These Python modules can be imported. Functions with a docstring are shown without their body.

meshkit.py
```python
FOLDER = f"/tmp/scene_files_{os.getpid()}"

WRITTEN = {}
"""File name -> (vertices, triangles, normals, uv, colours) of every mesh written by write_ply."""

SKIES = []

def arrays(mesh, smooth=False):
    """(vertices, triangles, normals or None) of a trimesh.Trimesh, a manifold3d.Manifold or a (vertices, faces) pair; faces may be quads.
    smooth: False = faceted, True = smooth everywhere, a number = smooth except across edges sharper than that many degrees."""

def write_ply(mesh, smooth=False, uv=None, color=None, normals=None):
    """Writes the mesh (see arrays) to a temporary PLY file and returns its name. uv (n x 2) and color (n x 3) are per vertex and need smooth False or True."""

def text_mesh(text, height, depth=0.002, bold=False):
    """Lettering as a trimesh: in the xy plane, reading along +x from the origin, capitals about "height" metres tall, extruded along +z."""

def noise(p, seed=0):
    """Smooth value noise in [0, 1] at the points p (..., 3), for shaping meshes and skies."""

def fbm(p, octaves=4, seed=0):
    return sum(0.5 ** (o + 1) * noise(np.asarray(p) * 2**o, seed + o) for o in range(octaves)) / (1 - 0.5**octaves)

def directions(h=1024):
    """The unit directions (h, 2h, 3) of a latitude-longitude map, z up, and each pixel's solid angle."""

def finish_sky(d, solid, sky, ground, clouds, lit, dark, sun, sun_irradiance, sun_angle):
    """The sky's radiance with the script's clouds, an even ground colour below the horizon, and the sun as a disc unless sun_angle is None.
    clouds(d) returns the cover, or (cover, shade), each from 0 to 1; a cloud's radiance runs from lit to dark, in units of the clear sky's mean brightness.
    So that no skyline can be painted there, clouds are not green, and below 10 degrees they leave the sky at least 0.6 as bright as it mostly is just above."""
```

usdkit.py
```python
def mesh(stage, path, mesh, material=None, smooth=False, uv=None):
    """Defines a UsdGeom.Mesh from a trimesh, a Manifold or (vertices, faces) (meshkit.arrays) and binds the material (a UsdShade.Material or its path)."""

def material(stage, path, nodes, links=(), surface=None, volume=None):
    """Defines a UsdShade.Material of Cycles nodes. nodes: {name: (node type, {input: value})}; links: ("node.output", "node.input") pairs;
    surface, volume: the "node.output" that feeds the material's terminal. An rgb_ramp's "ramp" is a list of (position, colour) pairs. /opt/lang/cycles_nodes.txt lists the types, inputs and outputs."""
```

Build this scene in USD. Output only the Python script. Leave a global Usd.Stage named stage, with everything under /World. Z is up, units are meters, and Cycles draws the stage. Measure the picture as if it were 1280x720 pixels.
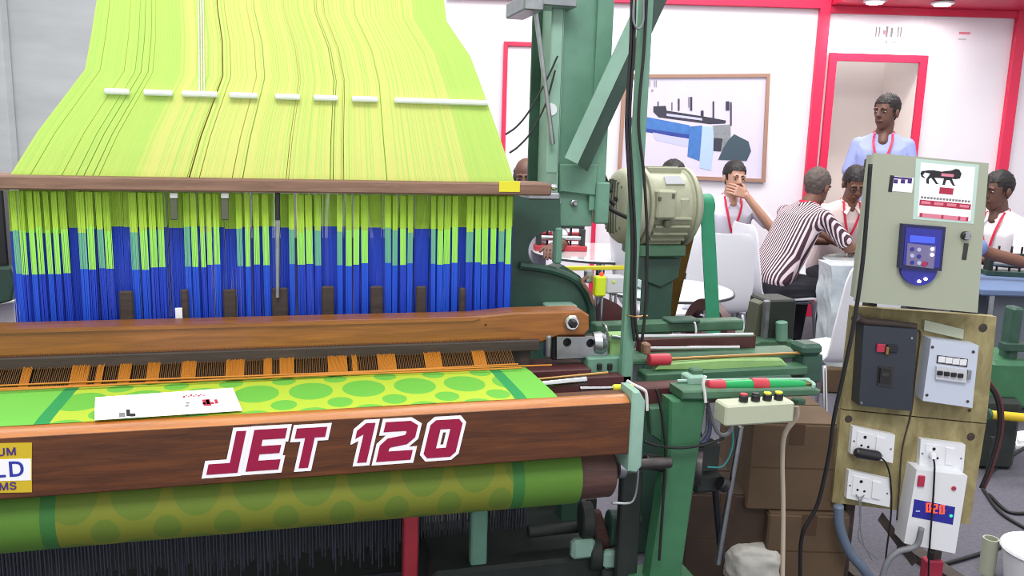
import math, random
import numpy as np, trimesh, manifold3d, usdkit, meshkit
from shapely.geometry import Polygon, LineString, Point, box as sbox
from shapely.ops import unary_union
from shapely import affinity
from pxr import Usd, UsdGeom, UsdLux, UsdShade, Gf, Sdf
stage = Usd.Stage.CreateInMemory()
UsdGeom.SetStageUpAxis(stage, 'Z'); UsdGeom.SetStageMetersPerUnit(stage, 1.0)
UsdGeom.Xform.Define(stage, '/World')
random.seed(5); rng = np.random.default_rng(5)

# ------------------------------------------------------------------ camera
FPX, CAMH = 1050.0, 1.45
YAW, PITCH, ROLL = map(math.radians, (15.2, -10.1, 1.7))
CAM = np.array([0, 0, CAMH]); UZ = np.array([0, 0, 1.0])
FH = np.array([math.sin(YAW), math.cos(YAW), 0]); RH = np.array([math.cos(YAW), -math.sin(YAW), 0])
FW = math.cos(PITCH) * FH + math.sin(PITCH) * UZ; UPV = math.cos(PITCH) * UZ - math.sin(PITCH) * FH
CR = math.cos(ROLL) * RH + math.sin(ROLL) * UPV; CU = math.cos(ROLL) * UPV - math.sin(ROLL) * RH
camera = UsdGeom.Camera.Define(stage, '/World/camera')
camera.AddTransformOp().Set(Gf.Matrix4d(*CR, 0, *CU, 0, *(-FW), 0, *CAM, 1))
camera.CreateHorizontalApertureAttr(36.0); camera.CreateFocalLengthAttr(36.0 * FPX / 1280)
camera.CreateClippingRangeAttr((0.05, 1000.0))
EXPOSURE = 0.0
camera.CreateExposureAttr(EXPOSURE)

# ------------------------------------------------------------------ light: the hall's ambient, its ceiling lamps, an added front lamp and the booth's downlights
def dome():
    d = UsdLux.DomeLight.Define(stage, '/World/hall_ambient')
    d.CreateColorAttr((0.97, 0.97, 1.0)); d.CreateIntensityAttr(0.34)
dome()
def rect(name, loc, w, h, power, target=None, color=(1, 0.98, 0.95)):
    r = UsdLux.RectLight.Define(stage, '/World/' + name)
    r.CreateWidthAttr(w); r.CreateHeightAttr(h); r.CreateIntensityAttr(power); r.CreateColorAttr(color)
    loc = np.asarray(loc, float)
    z = np.array([0, 0, 1.0]) if target is None else loc - np.asarray(target, float)
    z /= np.linalg.norm(z); x = np.cross([0, 1.0, 0], z); x /= np.linalg.norm(x); y = np.cross(z, x)
    r.AddTransformOp().Set(Gf.Matrix4d(*x, 0, *y, 0, *z, 0, *loc, 1))
rect('hall_lamp', (0.0, -0.6, 4.8), 2.4, 1.2, 16.5, target=(0.3, 2.2, 1.4))  # added out of view in front, to brighten the cords and front faces
rect('hall_lamp_001', (0.6, 2.9, 5.2), 2.6, 1.2, 8.0)
rect('hall_lamp_002', (2.8, 4.4, 4.6), 4.0, 1.2, 13.0)
rect('hall_lamp_003', (-2.5, 3.4, 5.4), 3.0, 1.0, 6.0)

# ------------------------------------------------------------------ a pixel of the photograph as a point on a plane of the place
def ray(px, py): return FW + (px - 640) / FPX * CR - (py - 360) / FPX * CU
def atY(px, py, y): d = ray(px, py); return CAM + d * (y / d[1])
def atZ(px, py, z): d = ray(px, py); return CAM + d * ((z - CAMH) / d[2])
def atD(px, py, t): d = ray(px, py); return CAM + d * (t / (d @ FH))

# ------------------------------------------------------------------ materials
def lin(c): return tuple(((v / 255) / 12.92 if v / 255 <= 0.04045 else ((v / 255 + 0.055) / 1.055) ** 2.4) for v in c)
LOOK = {}
def mat(name, c, rough=0.5, metal=0.0, var=0.0, scale=20, bump=0.0, spec=0.5, stretch=(1, 1, 1), c2=None, emit=0, coat=0, trans=0, sheen=0):
    c = lin(c); c2 = lin(c2) if c2 else tuple(v * (1 - var) for v in c)
    p = {'roughness': rough, 'metallic': metal, 'specular_ior_level': spec, 'base_color': c, 'coat_weight': coat, 'sheen_weight': sheen}
    if emit: p |= {'emission_color': c, 'emission_strength': emit}
    nodes = {'p': ('principled_bsdf', p)}; links = []
    if var or bump or c2 != c:
        nodes |= {'tc': ('texture_coordinate', {}), 'mp': ('mapping', {'scale': stretch}), 'n': ('noise_texture', {'scale': scale, 'detail': 4, 'roughness': 0.6})}
        links += [('tc.object', 'mp.vector'), ('mp.vector', 'n.vector')]
        if c2 != c:
            nodes['r'] = ('rgb_ramp', {'ramp': [(0.3, c2), (0.7, c)]}); links += [('n.fac', 'r.fac'), ('r.color', 'p.base_color')]
        if bump:
            nodes['b'] = ('bump', {'strength': bump, 'distance': 0.004}); links += [('n.fac', 'b.height'), ('b.normal', 'p.normal')]
    surf = 'p.BSDF'
    if trans:
        nodes |= {'t': ('translucent_bsdf', {'color': c}), 'm': ('mix_closure', {'fac': trans})}
        links += [('p.BSDF', 'm.closure1'), ('t.BSDF', 'm.closure2')]; surf = 'm.closure'
    LOOK[name] = usdkit.material(stage, '/World/Looks/' + name, nodes, links, surface=surf)
    return LOOK[name]
def wood(name, c1, c2, rough=0.4, coat=0.3, stretch=(1.2, 14, 14), scale=5):
    LOOK[name] = usdkit.material(stage, '/World/Looks/' + name, {
        'tc': ('texture_coordinate', {}), 'mp': ('mapping', {'scale': stretch}),
        'n': ('noise_texture', {'scale': scale, 'detail': 6, 'roughness': 0.65, 'distortion': 0.6}),
        'n2': ('noise_texture', {'scale': scale * 6, 'detail': 3}),
        'r': ('rgb_ramp', {'ramp': [(0.28, lin(c2)), (0.5, lin(tuple((a + b) / 2 for a, b in zip(c1, c2)))), (0.72, lin(c1))]}),
        'b': ('bump', {'strength': 0.15, 'distance': 0.002}),
        'p': ('principled_bsdf', {'roughness': rough, 'coat_weight': coat, 'coat_roughness': 0.25})},
        [('tc.object', 'mp.vector'), ('mp.vector', 'n.vector'), ('mp.vector', 'n2.vector'), ('n.fac', 'r.fac'), ('r.color', 'p.base_color'), ('n2.fac', 'b.height'), ('b.normal', 'p.normal')], surface='p.BSDF')
def emission(name, c, s):
    LOOK[name] = usdkit.material(stage, '/World/Looks/' + name, {'e': ('emission', {'color': lin(c), 'strength': s})}, [], surface='e.emission')
mat('green_paint', (108, 154, 132), 0.4, var=0.25, scale=9, bump=0.05)
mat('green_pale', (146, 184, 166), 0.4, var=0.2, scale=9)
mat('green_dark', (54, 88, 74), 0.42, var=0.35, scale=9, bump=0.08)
mat('green_leg', (62, 118, 82), 0.45, var=0.3, scale=8)
mat('green_rail', (72, 112, 86), 0.4, var=0.35, scale=12)
mat('green_light', (150, 190, 120), 0.45, var=0.2, scale=10)
mat('green_vivid', (16, 150, 80), 0.35)
mat('belt_green', (30, 128, 92), 0.6, var=0.15)
mat('belt_ochre', (128, 98, 34), 0.7, var=0.3, scale=14)
wood('wood_beam', (110, 60, 24), (62, 31, 11), stretch=(1.0, 12, 12), coat=0.15, rough=0.5)
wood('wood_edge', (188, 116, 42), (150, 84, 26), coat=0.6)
wood('wood_cap', (160, 98, 34), (114, 66, 20), stretch=(0.8, 12, 12))
wood('wood_comb', (150, 116, 98), (108, 80, 66), coat=0, rough=0.6)
wood('wood_roller', (96, 66, 58), (66, 42, 38), coat=0, rough=0.6)
wood('wood_board', (170, 160, 114), (118, 106, 70), coat=0, rough=0.75, stretch=(4, 4, 1.6))
wood('wood_dark', (74, 62, 56), (48, 40, 36), coat=0, rough=0.7)
mat('maroon', (84, 42, 44), 0.5, var=0.3)
mat('red_paint', (186, 52, 66), 0.45, var=0.15)
mat('red_trim', (214, 36, 78), 0.45)
mat('wall_white', (228, 223, 231), 0.7)
mat('wall_grey', (190, 194, 196), 0.8, var=0.18, scale=1.4, stretch=(1, 1, 4))
mat('closet_wall', (242, 232, 226), 0.8)
mat('carpet', (104, 102, 112), 0.95, var=0.25, scale=60, bump=0.6, spec=0.1)
mat('chair_white', (226, 226, 234), 0.4)
mat('chrome', (205, 208, 212), 0.16, metal=1.0)
mat('steel', (176, 180, 184), 0.35, metal=1.0, var=0.25, scale=30)
mat('steel_dark', (92, 88, 88), 0.45, metal=0.9, var=0.4, scale=25)
mat('brass', (168, 132, 84), 0.35, metal=0.9)
mat('black_rubber', (24, 24, 26), 0.6)
mat('black_plastic', (30, 30, 34), 0.4)
mat('dark_grey_box', (48, 54, 64), 0.4, var=0.1)
mat('dark_machine', (40, 48, 44), 0.6, var=0.4, scale=14)
mat('motor_beige', (166, 168, 144), 0.5, var=0.18, scale=16)
mat('motor_dark', (84, 88, 70), 0.5)
mat('cabinet_paint', (166, 172, 152), 0.45, var=0.04, scale=6)
mat('cabinet_side', (150, 156, 136), 0.45)
mat('beige_plastic', (180, 186, 162), 0.45)
mat('white_plastic', (228, 230, 234), 0.35)
mat('white_paper', (244, 244, 246), 0.7)
mat('film_green', (190, 214, 204), 0.3)
mat('pale_blue_box', (196, 204, 220), 0.4)
mat('grey_box', (198, 200, 206), 0.45)
mat('blue_panel', (44, 46, 150), 0.35)
mat('blue_key', (116, 110, 150), 0.35)
mat('navy', (28, 28, 80), 0.35)
emission('lcd_blue', (92, 112, 255), 1.1)
emission('led_white', (255, 240, 225), 6.0)
emission('led_red', (255, 70, 40), 2.6)
emission('led_yellow', (255, 200, 60), 2.6)
emission('led_green', (60, 235, 170), 1.6)
emission('lamp_face', (255, 250, 245), 14.0)
mat('yellow_plastic', (222, 212, 44), 0.4)
mat('yellow_tag', (206, 226, 30), 0.45)
mat('yellow_sticker', (206, 178, 32), 0.5)
mat('purple_ink', (70, 44, 120), 0.6)
mat('blue_ink', (44, 54, 160), 0.6)
mat('black_ink', (34, 34, 40), 0.6)
mat('grey_ink', (130, 128, 132), 0.6)
mat('red_ink', (176, 44, 72), 0.6)
mat('pink_ink', (222, 130, 150), 0.6)
mat('jet_red', (152, 12, 62), 0.4)
mat('jet_white', (246, 246, 250), 0.5)
mat('cord_lime', (224, 252, 130), 0.6, trans=0.3)
mat('cord_yellow', (248, 253, 150), 0.6, trans=0.3)
mat('cord_green', (212, 250, 130), 0.6, trans=0.3)
mat('heddle_lime', (160, 232, 96), 0.6)
mat('heddle_olive', (178, 218, 66), 0.6)
mat('heddle_olive_dark', (166, 208, 60), 0.6)
mat('heddle_teal', (108, 182, 146), 0.6)
mat('heddle_blue', (24, 84, 214), 0.55)
mat('heddle_blue_deep', (20, 64, 196), 0.55)
mat('lingo', (66, 70, 84), 0.6, var=0.4, scale=5, stretch=(40, 40, 1))
mat('warp_orange', (192, 122, 30), 0.6)
mat('warp_brown', (118, 80, 34), 0.6)
mat('glass_rod', (236, 246, 236), 0.2)
mat('cardboard', (100, 80, 60), 0.85, var=0.22, scale=7)
mat('cardboard_dark', (76, 60, 50), 0.85, var=0.3, scale=6)
mat('cardboard_edge', (78, 58, 42), 0.9)
mat('sack_white', (206, 204, 196), 0.8, var=0.15, bump=0.5, scale=14)
mat('cable_black', (22, 22, 24), 0.5)
mat('cable_grey', (120, 124, 128), 0.5)
mat('cable_beige', (188, 176, 156), 0.5)
mat('cable_white', (228, 226, 226), 0.5)
mat('hose_blue', (94, 108, 128), 0.45)
mat('cable_teal', (60, 150, 150), 0.5)
mat('cable_blue', (64, 74, 128), 0.5)
mat('table_glass', (196, 204, 206), 0.12, coat=0.5)
mat('table_edge', (62, 64, 70), 0.4)
mat('blue_cloth', (96, 116, 152), 0.8)
mat('grey_cloth', (104, 110, 120), 0.9)
mat('plastic_wrap', (206, 216, 222), 0.2, var=0.2, bump=0.8, scale=14)
mat('poster_paper', (208, 200, 222), 0.5, var=0.05, scale=6)
mat('poster_frame', (158, 122, 104), 0.5)
mat('print_blue', (66, 118, 190), 0.5, var=0.2)
mat('print_blue_deep', (44, 66, 150), 0.5, var=0.2)
mat('print_pale', (168, 190, 226), 0.5)
mat('print_dark', (52, 50, 66), 0.5)
mat('print_teal', (58, 76, 88), 0.5)
mat('print_lilac', (184, 184, 220), 0.5)
mat('lanyard_red', (214, 40, 70), 0.6)
mat('skin_brown', (112, 74, 58), 0.55, var=0.1, scale=30)
mat('skin_dark', (102, 68, 56), 0.55, var=0.1, scale=30)
mat('skin_fair', (186, 142, 122), 0.55, var=0.08, scale=30)
mat('lip_brown', (84, 44, 40), 0.5)
mat('lip_fair', (158, 98, 90), 0.5)
mat('hair_black', (26, 20, 22), 0.6, var=0.3, scale=60, bump=0.5)
mat('hair_grey', (92, 80, 76), 0.7, var=0.4, scale=60, bump=0.5)
mat('eye_white', (168, 158, 152), 0.3)
mat('eye_dark', (24, 16, 14), 0.3)
mat('shirt_white', (232, 226, 232), 0.8, bump=0.3, scale=12)
mat('shirt_pink', (228, 208, 206), 0.8, bump=0.3, scale=12)
mat('shirt_pale', (212, 210, 228), 0.8, bump=0.3, scale=12)
mat('shirt_blue', (146, 156, 210), 0.8, bump=0.3, scale=12)
mat('sleeve_blue', (110, 126, 178), 0.8, bump=0.3, scale=12)
mat('trousers_dark', (42, 42, 52), 0.85)
mat('shoe_black', (22, 22, 24), 0.4)
mat('sock_white', (214, 212, 212), 0.8)
mat('hand_glass', (40, 36, 40), 0.3)
# shirt with thin upright stripes of wine on white
LOOK['shirt_stripe'] = usdkit.material(stage, '/World/Looks/shirt_stripe', {
    'tc': ('texture_coordinate', {}), 'x': ('separate_xyz', {}), 'm': ('math', {'math_type': 'multiply', 'value2': 350.0}), 's': ('math', {'math_type': 'sine'}),
    'r': ('rgb_ramp', {'ramp': [(0.0, lin((64, 38, 52))), (0.5, lin((64, 38, 52))), (0.68, lin((214, 196, 202))), (1.0, lin((214, 196, 202)))]}),
    'h': ('math', {'math_type': 'multiply_add', 'value2': 0.5, 'value3': 0.5}),
    'p': ('principled_bsdf', {'roughness': 0.8})},
    [('tc.object', 'x.vector'), ('x.x', 'm.value1'), ('m.value', 's.value1'), ('s.value', 'h.value1'), ('h.value', 'r.fac'), ('r.color', 'p.base_color')], surface='p.BSDF')
# the woven cloth: rows of large leaf-green ellipses with small ones between on yellow, a plain selvage and a deep green line at either side
def cloth_material(xl, xr, look='cloth', ca=(168, 192, 50), cb=(98, 174, 58), cp=(104, 182, 66), cg=(30, 140, 72)):
    P, Q = 0.117, 0.185
    n = {'uv': ('texture_coordinate', {}), 's': ('separate_xyz', {})}; L = [('uv.UV', 's.vector')]
    def op(name, kind, a, b=None):
        d = {'math_type': kind}
        for k, v in (('value1', a), ('value2', b)):
            if v is None: continue
            if isinstance(v, str): L.append((v, f'{name}.{k}'))
            else: d[k] = v
        n[name] = ('math', d); return f'{name}.value'
    def lattice(tag, ou, ov, ru, rv):
        u = op(tag + 'a', 'subtract', op(tag + 'b', 'fraction', op(tag + 'c', 'add', op(tag + 'd', 'divide', 's.x', P), ou)), 0.5)
        v = op(tag + 'e', 'subtract', op(tag + 'f', 'fraction', op(tag + 'g', 'add', op(tag + 'h', 'divide', 's.y', Q), ov)), 0.5)
        u2 = op(tag + 'i', 'power', op(tag + 'j', 'absolute', op(tag + 'k', 'multiply', u, P / ru)), 2.0)
        v2 = op(tag + 'l', 'power', op(tag + 'm', 'absolute', op(tag + 'n', 'multiply', v, Q / rv)), 2.0)
        return op(tag + 'o', 'add', u2, v2)
    d = op('mn', 'minimum', lattice('A', 0.1, 0.58, 0.048, 0.066), lattice('B', 0.6, 0.08, 0.027, 0.034))
    inside = op('lt', 'less_than', d, 1.0)
    n['w'] = ('noise_texture', {'scale': 420.0, 'detail': 2}); L.append(('uv.UV', 'w.vector'))
    n['mix'] = ('mix_color', {'a': lin(ca), 'b': lin(cb)}); L.append((inside, 'mix.fac'))
    band = op('bmax', 'maximum', op('b1', 'less_than', op('b2', 'absolute', op('b3', 'subtract', 's.x', xl)), 0.014), op('b4', 'less_than', op('b5', 'absolute', op('b6', 'subtract', 's.x', xr)), 0.014))
    plain = op('pmax', 'maximum', op('p1', 'less_than', 's.x', xl), op('p2', 'greater_than', 's.x', xr))
    n['mix2'] = ('mix_color', {'b': lin(cp)}); L += [('mix.result', 'mix2.a'), (plain, 'mix2.fac')]
    n['mix3'] = ('mix_color', {'b': lin(cg)}); L += [('mix2.result', 'mix3.a'), (band, 'mix3.fac')]
    n['bp'] = ('bump', {'strength': 0.2, 'distance': 0.002}); L += [('w.fac', 'bp.height'), ('bp.normal', 'p.normal')]
    n['p'] = ('principled_bsdf', {'roughness': 0.75}); L.append(('mix3.result', 'p.base_color'))
    LOOK[look] = usdkit.material(stage, '/World/Looks/' + look, n, L, surface='p.BSDF')

# ------------------------------------------------------------------ mesh helpers
def TM(v, f): return trimesh.Trimesh(np.asarray(v, float), np.asarray(f), process=False)
def cat(ms): return trimesh.util.concatenate(list(ms)) if len(ms) > 1 else ms[0]
def cbox(x0, y0, z0, x1, y1, z1, b=0.003):
    x0, x1 = sorted((x0, x1)); y0, y1 = sorted((y0, y1)); z0, z1 = sorted((z0, z1))
    b = min(b, 0.3 * (x1 - x0), 0.3 * (y1 - y0), 0.3 * (z1 - z0)); P = []
    for x, sx in ((x0, 1), (x1, -1)):
        for y, sy in ((y0, 1), (y1, -1)):
            for z, sz in ((z0, 1), (z1, -1)):
                P += [(x, y + sy * b, z + sz * b), (x + sx * b, y, z + sz * b), (x + sx * b, y + sy * b, z)]
    return hull(P)
def hull(P):
    m = manifold3d.Manifold.hull_points(np.asarray(P, float)).to_mesh()
    return TM(m.vert_properties[:, :3], m.tri_verts)
def frame(o, ex, ey, ez):
    M = np.eye(4); M[:3, 0], M[:3, 1], M[:3, 2], M[:3, 3] = ex, ey, ez, o; return M
def moved(m, M): m = m.copy(); m.apply_transform(M); return m
def smooth_path(pts, n=8):
    P = np.asarray(pts, float)
    if len(P) < 3: return P
    Q = np.vstack([2 * P[0] - P[1], P, 2 * P[-1] - P[-2]]); out = []
    for i in range(len(P) - 1):
        a, b, c, d = Q[i:i + 4]
        for t in np.linspace(0, 1, n, endpoint=False):
            out.append(0.5 * (2 * b + (c - a) * t + (2 * a - 5 * b + 4 * c - d) * t * t + (3 * b - a - 3 * c + d) * t ** 3))
    return np.vstack([out, P[-1:]])
def tube(pts, r, sides=8, smooth=True, n=8):
    P = smooth_path(pts, n) if smooth else np.asarray(pts, float)
    T = np.gradient(P, axis=0); T /= np.linalg.norm(T, axis=1, keepdims=True) + 1e-12
    a = np.cross(T[0], [0, 0, 1.0] if abs(T[0][2]) < 0.9 else [1.0, 0, 0]); a /= np.linalg.norm(a); A = []
    for t in T:
        a = a - t * (a @ t); a /= np.linalg.norm(a) + 1e-12; A.append(a)
    A = np.array(A); B = np.cross(T, A); ang = np.arange(sides) * 2 * np.pi / sides
    r = np.broadcast_to(r, (len(P),))
    V = P[:, None] + r[:, None, None] * (np.cos(ang)[None, :, None] * A[:, None] + np.sin(ang)[None, :, None] * B[:, None])
    V = np.vstack([V.reshape(-1, 3), P[:1], P[-1:]]); F = []; k = len(P); n0 = k * sides
    for i in range(k - 1):
        for j in range(sides):
            q = (i * sides + j, i * sides + (j + 1) % sides, (i + 1) * sides + (j + 1) % sides, (i + 1) * sides + j)
            F += [(q[0], q[1], q[2]), (q[0], q[2], q[3])]
    for j in range(sides):
        F.append((n0, (j + 1) % sides, j)); F.append((n0 + 1, (k - 1) * sides + j, (k - 1) * sides + (j + 1) % sides))
    return TM(V, F)
def strands(P, r, sides=4, a0=math.pi / 4):
    """Many threads at once: P is (n, k, 3); every thread runs mostly up and down."""
    P = np.asarray(P, float); n, k, _ = P.shape; ang = np.arange(sides) * 2 * np.pi / sides + a0
    off = np.stack([np.cos(ang), np.sin(ang), 0 * ang], 1) * r
    V = (P[:, :, None] + off[None, None]).reshape(-1, 3)
    i, a, j = np.meshgrid(np.arange(n), np.arange(k - 1), np.arange(sides), indexing='ij')
    b = (i * k + a) * sides
    q = np.stack([b + j, b + (j + 1) % sides, b + sides + (j + 1) % sides, b + sides + j], -1).reshape(-1, 4)
    return TM(V, np.vstack([q[:, [0, 2, 1]], q[:, [0, 3, 2]]]))
def rod(a, b, r, sides=16, bevel=0.0):
    a, b = np.asarray(a, float), np.asarray(b, float); L = np.linalg.norm(b - a); bv = bevel or min(r, L) * 0.15
    return turned([(0, r - bv), (bv, r), (L - bv, r), (L, r - bv)], a, b - a, sides)
def turned(profile, o, axis, sides=24):
    """A solid turned about the axis from o: profile of (distance along the axis, radius)."""
    o, t = np.asarray(o, float), np.asarray(axis, float); t = t / np.linalg.norm(t)
    a = np.cross(t, [0, 0, 1.0] if abs(t[2]) < 0.9 else [1.0, 0, 0]); a /= np.linalg.norm(a); b = np.cross(t, a)
    ang = np.arange(sides) * 2 * np.pi / sides; ring = np.cos(ang)[:, None] * a + np.sin(ang)[:, None] * b
    V = [o + t * s + ring * max(r, 1e-5) for s, r in profile]; k = len(V); V = np.vstack(V + [[o + t * profile[0][0]], [o + t * profile[-1][0]]]); F = []
    for i in range(k - 1):
        for j in range(sides):
            p, q, u, w = i * sides + j, i * sides + (j + 1) % sides, (i + 1) * sides + (j + 1) % sides, (i + 1) * sides + j
            F += [(p, q, u), (p, u, w)]
    n0 = k * sides
    for j in range(sides):
        F.append((n0, (j + 1) % sides, j)); F.append((n0 + 1, (k - 1) * sides + j, (k - 1) * sides + (j + 1) % sides))
    m = TM(V, F); 
    if m.volume < 0: m.invert()
    return m
def extrude(poly, depth, M):
    """A shapely outline pushed out along the frame's third axis."""
    ms = [trimesh.creation.extrude_polygon(g, depth, engine='earcut') for g in getattr(poly, 'geoms', [poly]) if g.area > 1e-9]
    m = moved(cat(ms), M)
    if np.linalg.det(M[:3, :3]) < 0: m.invert()
    return m
def prism_y(pts_xz, y0, y1, b=0.004):
    """An outline in the X-Z plane from Y=y0 (front, with bevelled edge) to y1."""
    P = Polygon(pts_xz) if not hasattr(pts_xz, 'area') else pts_xz
    inner = P.buffer(-b, join_style=2)
    MF = lambda y: frame((0, y, 0), (1, 0, 0), (0, 0, 1), (0, 1, 0))
    if b <= 0 or inner.is_empty or inner.geom_type != 'Polygon' or P.interiors or len(inner.exterior.coords) != len(P.exterior.coords):
        return extrude(P, y1 - y0, MF(y0))
    A, B = np.array(P.exterior.coords)[:-1], np.array(inner.exterior.coords)[:-1]
    k0 = int(np.argmin(np.linalg.norm(B - A[0], axis=1))); B = np.roll(B, -k0, axis=0)
    n = len(A); V = [(x, y0, z) for x, z in B] + [(x, y0 + b, z) for x, z in A] + [(x, y1, z) for x, z in A]; F = []
    sgn = 1 if P.exterior.is_ccw else -1
    v2, f2 = trimesh.creation.triangulate_polygon(Polygon(B), engine='earcut')
    idx = [int(np.argmin(np.linalg.norm(B - p, axis=1))) for p in v2]
    F += [tuple(idx[i] for i in t) for t in f2]; F += [tuple(2 * n + idx[i] for i in t[::-1]) for t in f2]
    for L in (0, 1):
        for j in range(n):
            p, q = L * n + j, L * n + (j + 1) % n
            F += [(p, q + n, q), (p, p + n, q + n)]
    m = TM(V, F); trimesh.repair.fix_normals(m); return m
def pbox(x0, y0, x1, y1, Y, depth, b=0.004):
    """A box of the loom seen from pixel corner (x0, y0) to (x1, y1) on the plane at Y."""
    xm, ym = (x0 + x1) / 2, (y0 + y1) / 2
    return cbox(atY(x0, ym, Y)[0], Y, atY(xm, y0, Y)[2], atY(x1, ym, Y)[0], Y + depth, atY(xm, y1, Y)[2], b)
def ppoly(pts, Y, depth, b=0.004): return prism_y([(p[0], p[2]) for p in (atY(x, y, Y) for x, y in pts)], Y, Y + depth, b)
BACK = lambda o: frame(o, RH, UZ, FH)          # the booth's own axes: right along the wall, up, into the wall
def dbox(x0, y0, x1, y1, D, depth, b=0.004):
    """The same for what stands square to the booth's back wall, at distance D."""
    xm, ym = (x0 + x1) / 2, (y0 + y1) / 2
    u = lambda p: (p - CAM) @ RH
    m = cbox(u(atD(x0, ym, D)), atD(xm, y0, D)[2], D, u(atD(x1, ym, D)), atD(xm, y1, D)[2], D + depth, b)
    m = moved(m, frame((0, 0, 0), RH, UZ, FH)); m.invert() if m.volume < 0 else None
    return m
def dpoly(pts, D, depth):
    P = [((p - CAM) @ RH, p[2]) for p in (atD(x, y, D) for x, y in pts)]
    return extrude(Polygon(P).buffer(0), depth, frame(FH * D, RH, UZ, FH))

# ------------------------------------------------------------------ things and parts
USED = {}
def numbered(parent, name):
    k = USED.get((parent, name), 0); USED[(parent, name)] = k + 1
    return f'{parent}/{name}' if k == 0 else f'{parent}/{name}_{k:03d}'
def data(prim, **kw):
    for k, v in kw.items():
        if v: prim.SetCustomDataByKey(k, v)
class Thing:
    def __init__(s, name, label, cat_, loc=(0, 0, 0), group=None, kind=None, rz=0):
        s.path = numbered('/World', name); s.x = UsdGeom.Xform.Define(stage, s.path); s.loc = np.asarray(loc, float); s.rz = rz
        s.x.AddTranslateOp().Set(Gf.Vec3d(*map(float, loc)))
        if rz: s.x.AddRotateZOp().Set(float(rz))
        data(s.x.GetPrim(), label=label, category=cat_, group=group, kind=kind)
    def add(s, name, meshes, m, parent=None, smooth=30, label=None, kind=None, local=False, uv=None):
        me = meshes if isinstance(meshes, trimesh.Trimesh) else cat(list(meshes)); me = me.copy()
        if not local: me.apply_translation(-s.loc)
        p = numbered(parent or s.path, name)
        g = usdkit.mesh(stage, p, me, LOOK[m], smooth=smooth, uv=uv)
        data(g.GetPrim(), label=label, kind=kind); return p
def one(name, label, cat_, meshes, m, smooth=30, group=None, kind=None):
    me = meshes if isinstance(meshes, trimesh.Trimesh) else cat(list(meshes)); p = numbered('/World', name)
    g = usdkit.mesh(stage, p, me, LOOK[m], smooth=smooth); data(g.GetPrim(), label=label, category=cat_, group=group, kind=kind); return p
def struct(name, meshes, m, label, cat_='structure', smooth=30): return one(name, label, cat_, meshes, m, smooth, kind='structure')
def copy_of(path, loc, rz, label, scale=1.0):
    src = stage.GetPrimAtPath(path); cd = src.GetCustomData(); name = path.rsplit('/', 1)[1]
    x = UsdGeom.Xform.Define(stage, numbered('/World', name)); x.AddTranslateOp().Set(Gf.Vec3d(*map(float, loc))); x.AddRotateZOp().Set(float(rz))
    x.GetPrim().GetReferences().AddInternalReference(path); x.GetPrim().SetInstanceable(True)
    data(x.GetPrim(), label=label, category=cd['category'], group=cd.get('group')); return x
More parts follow.
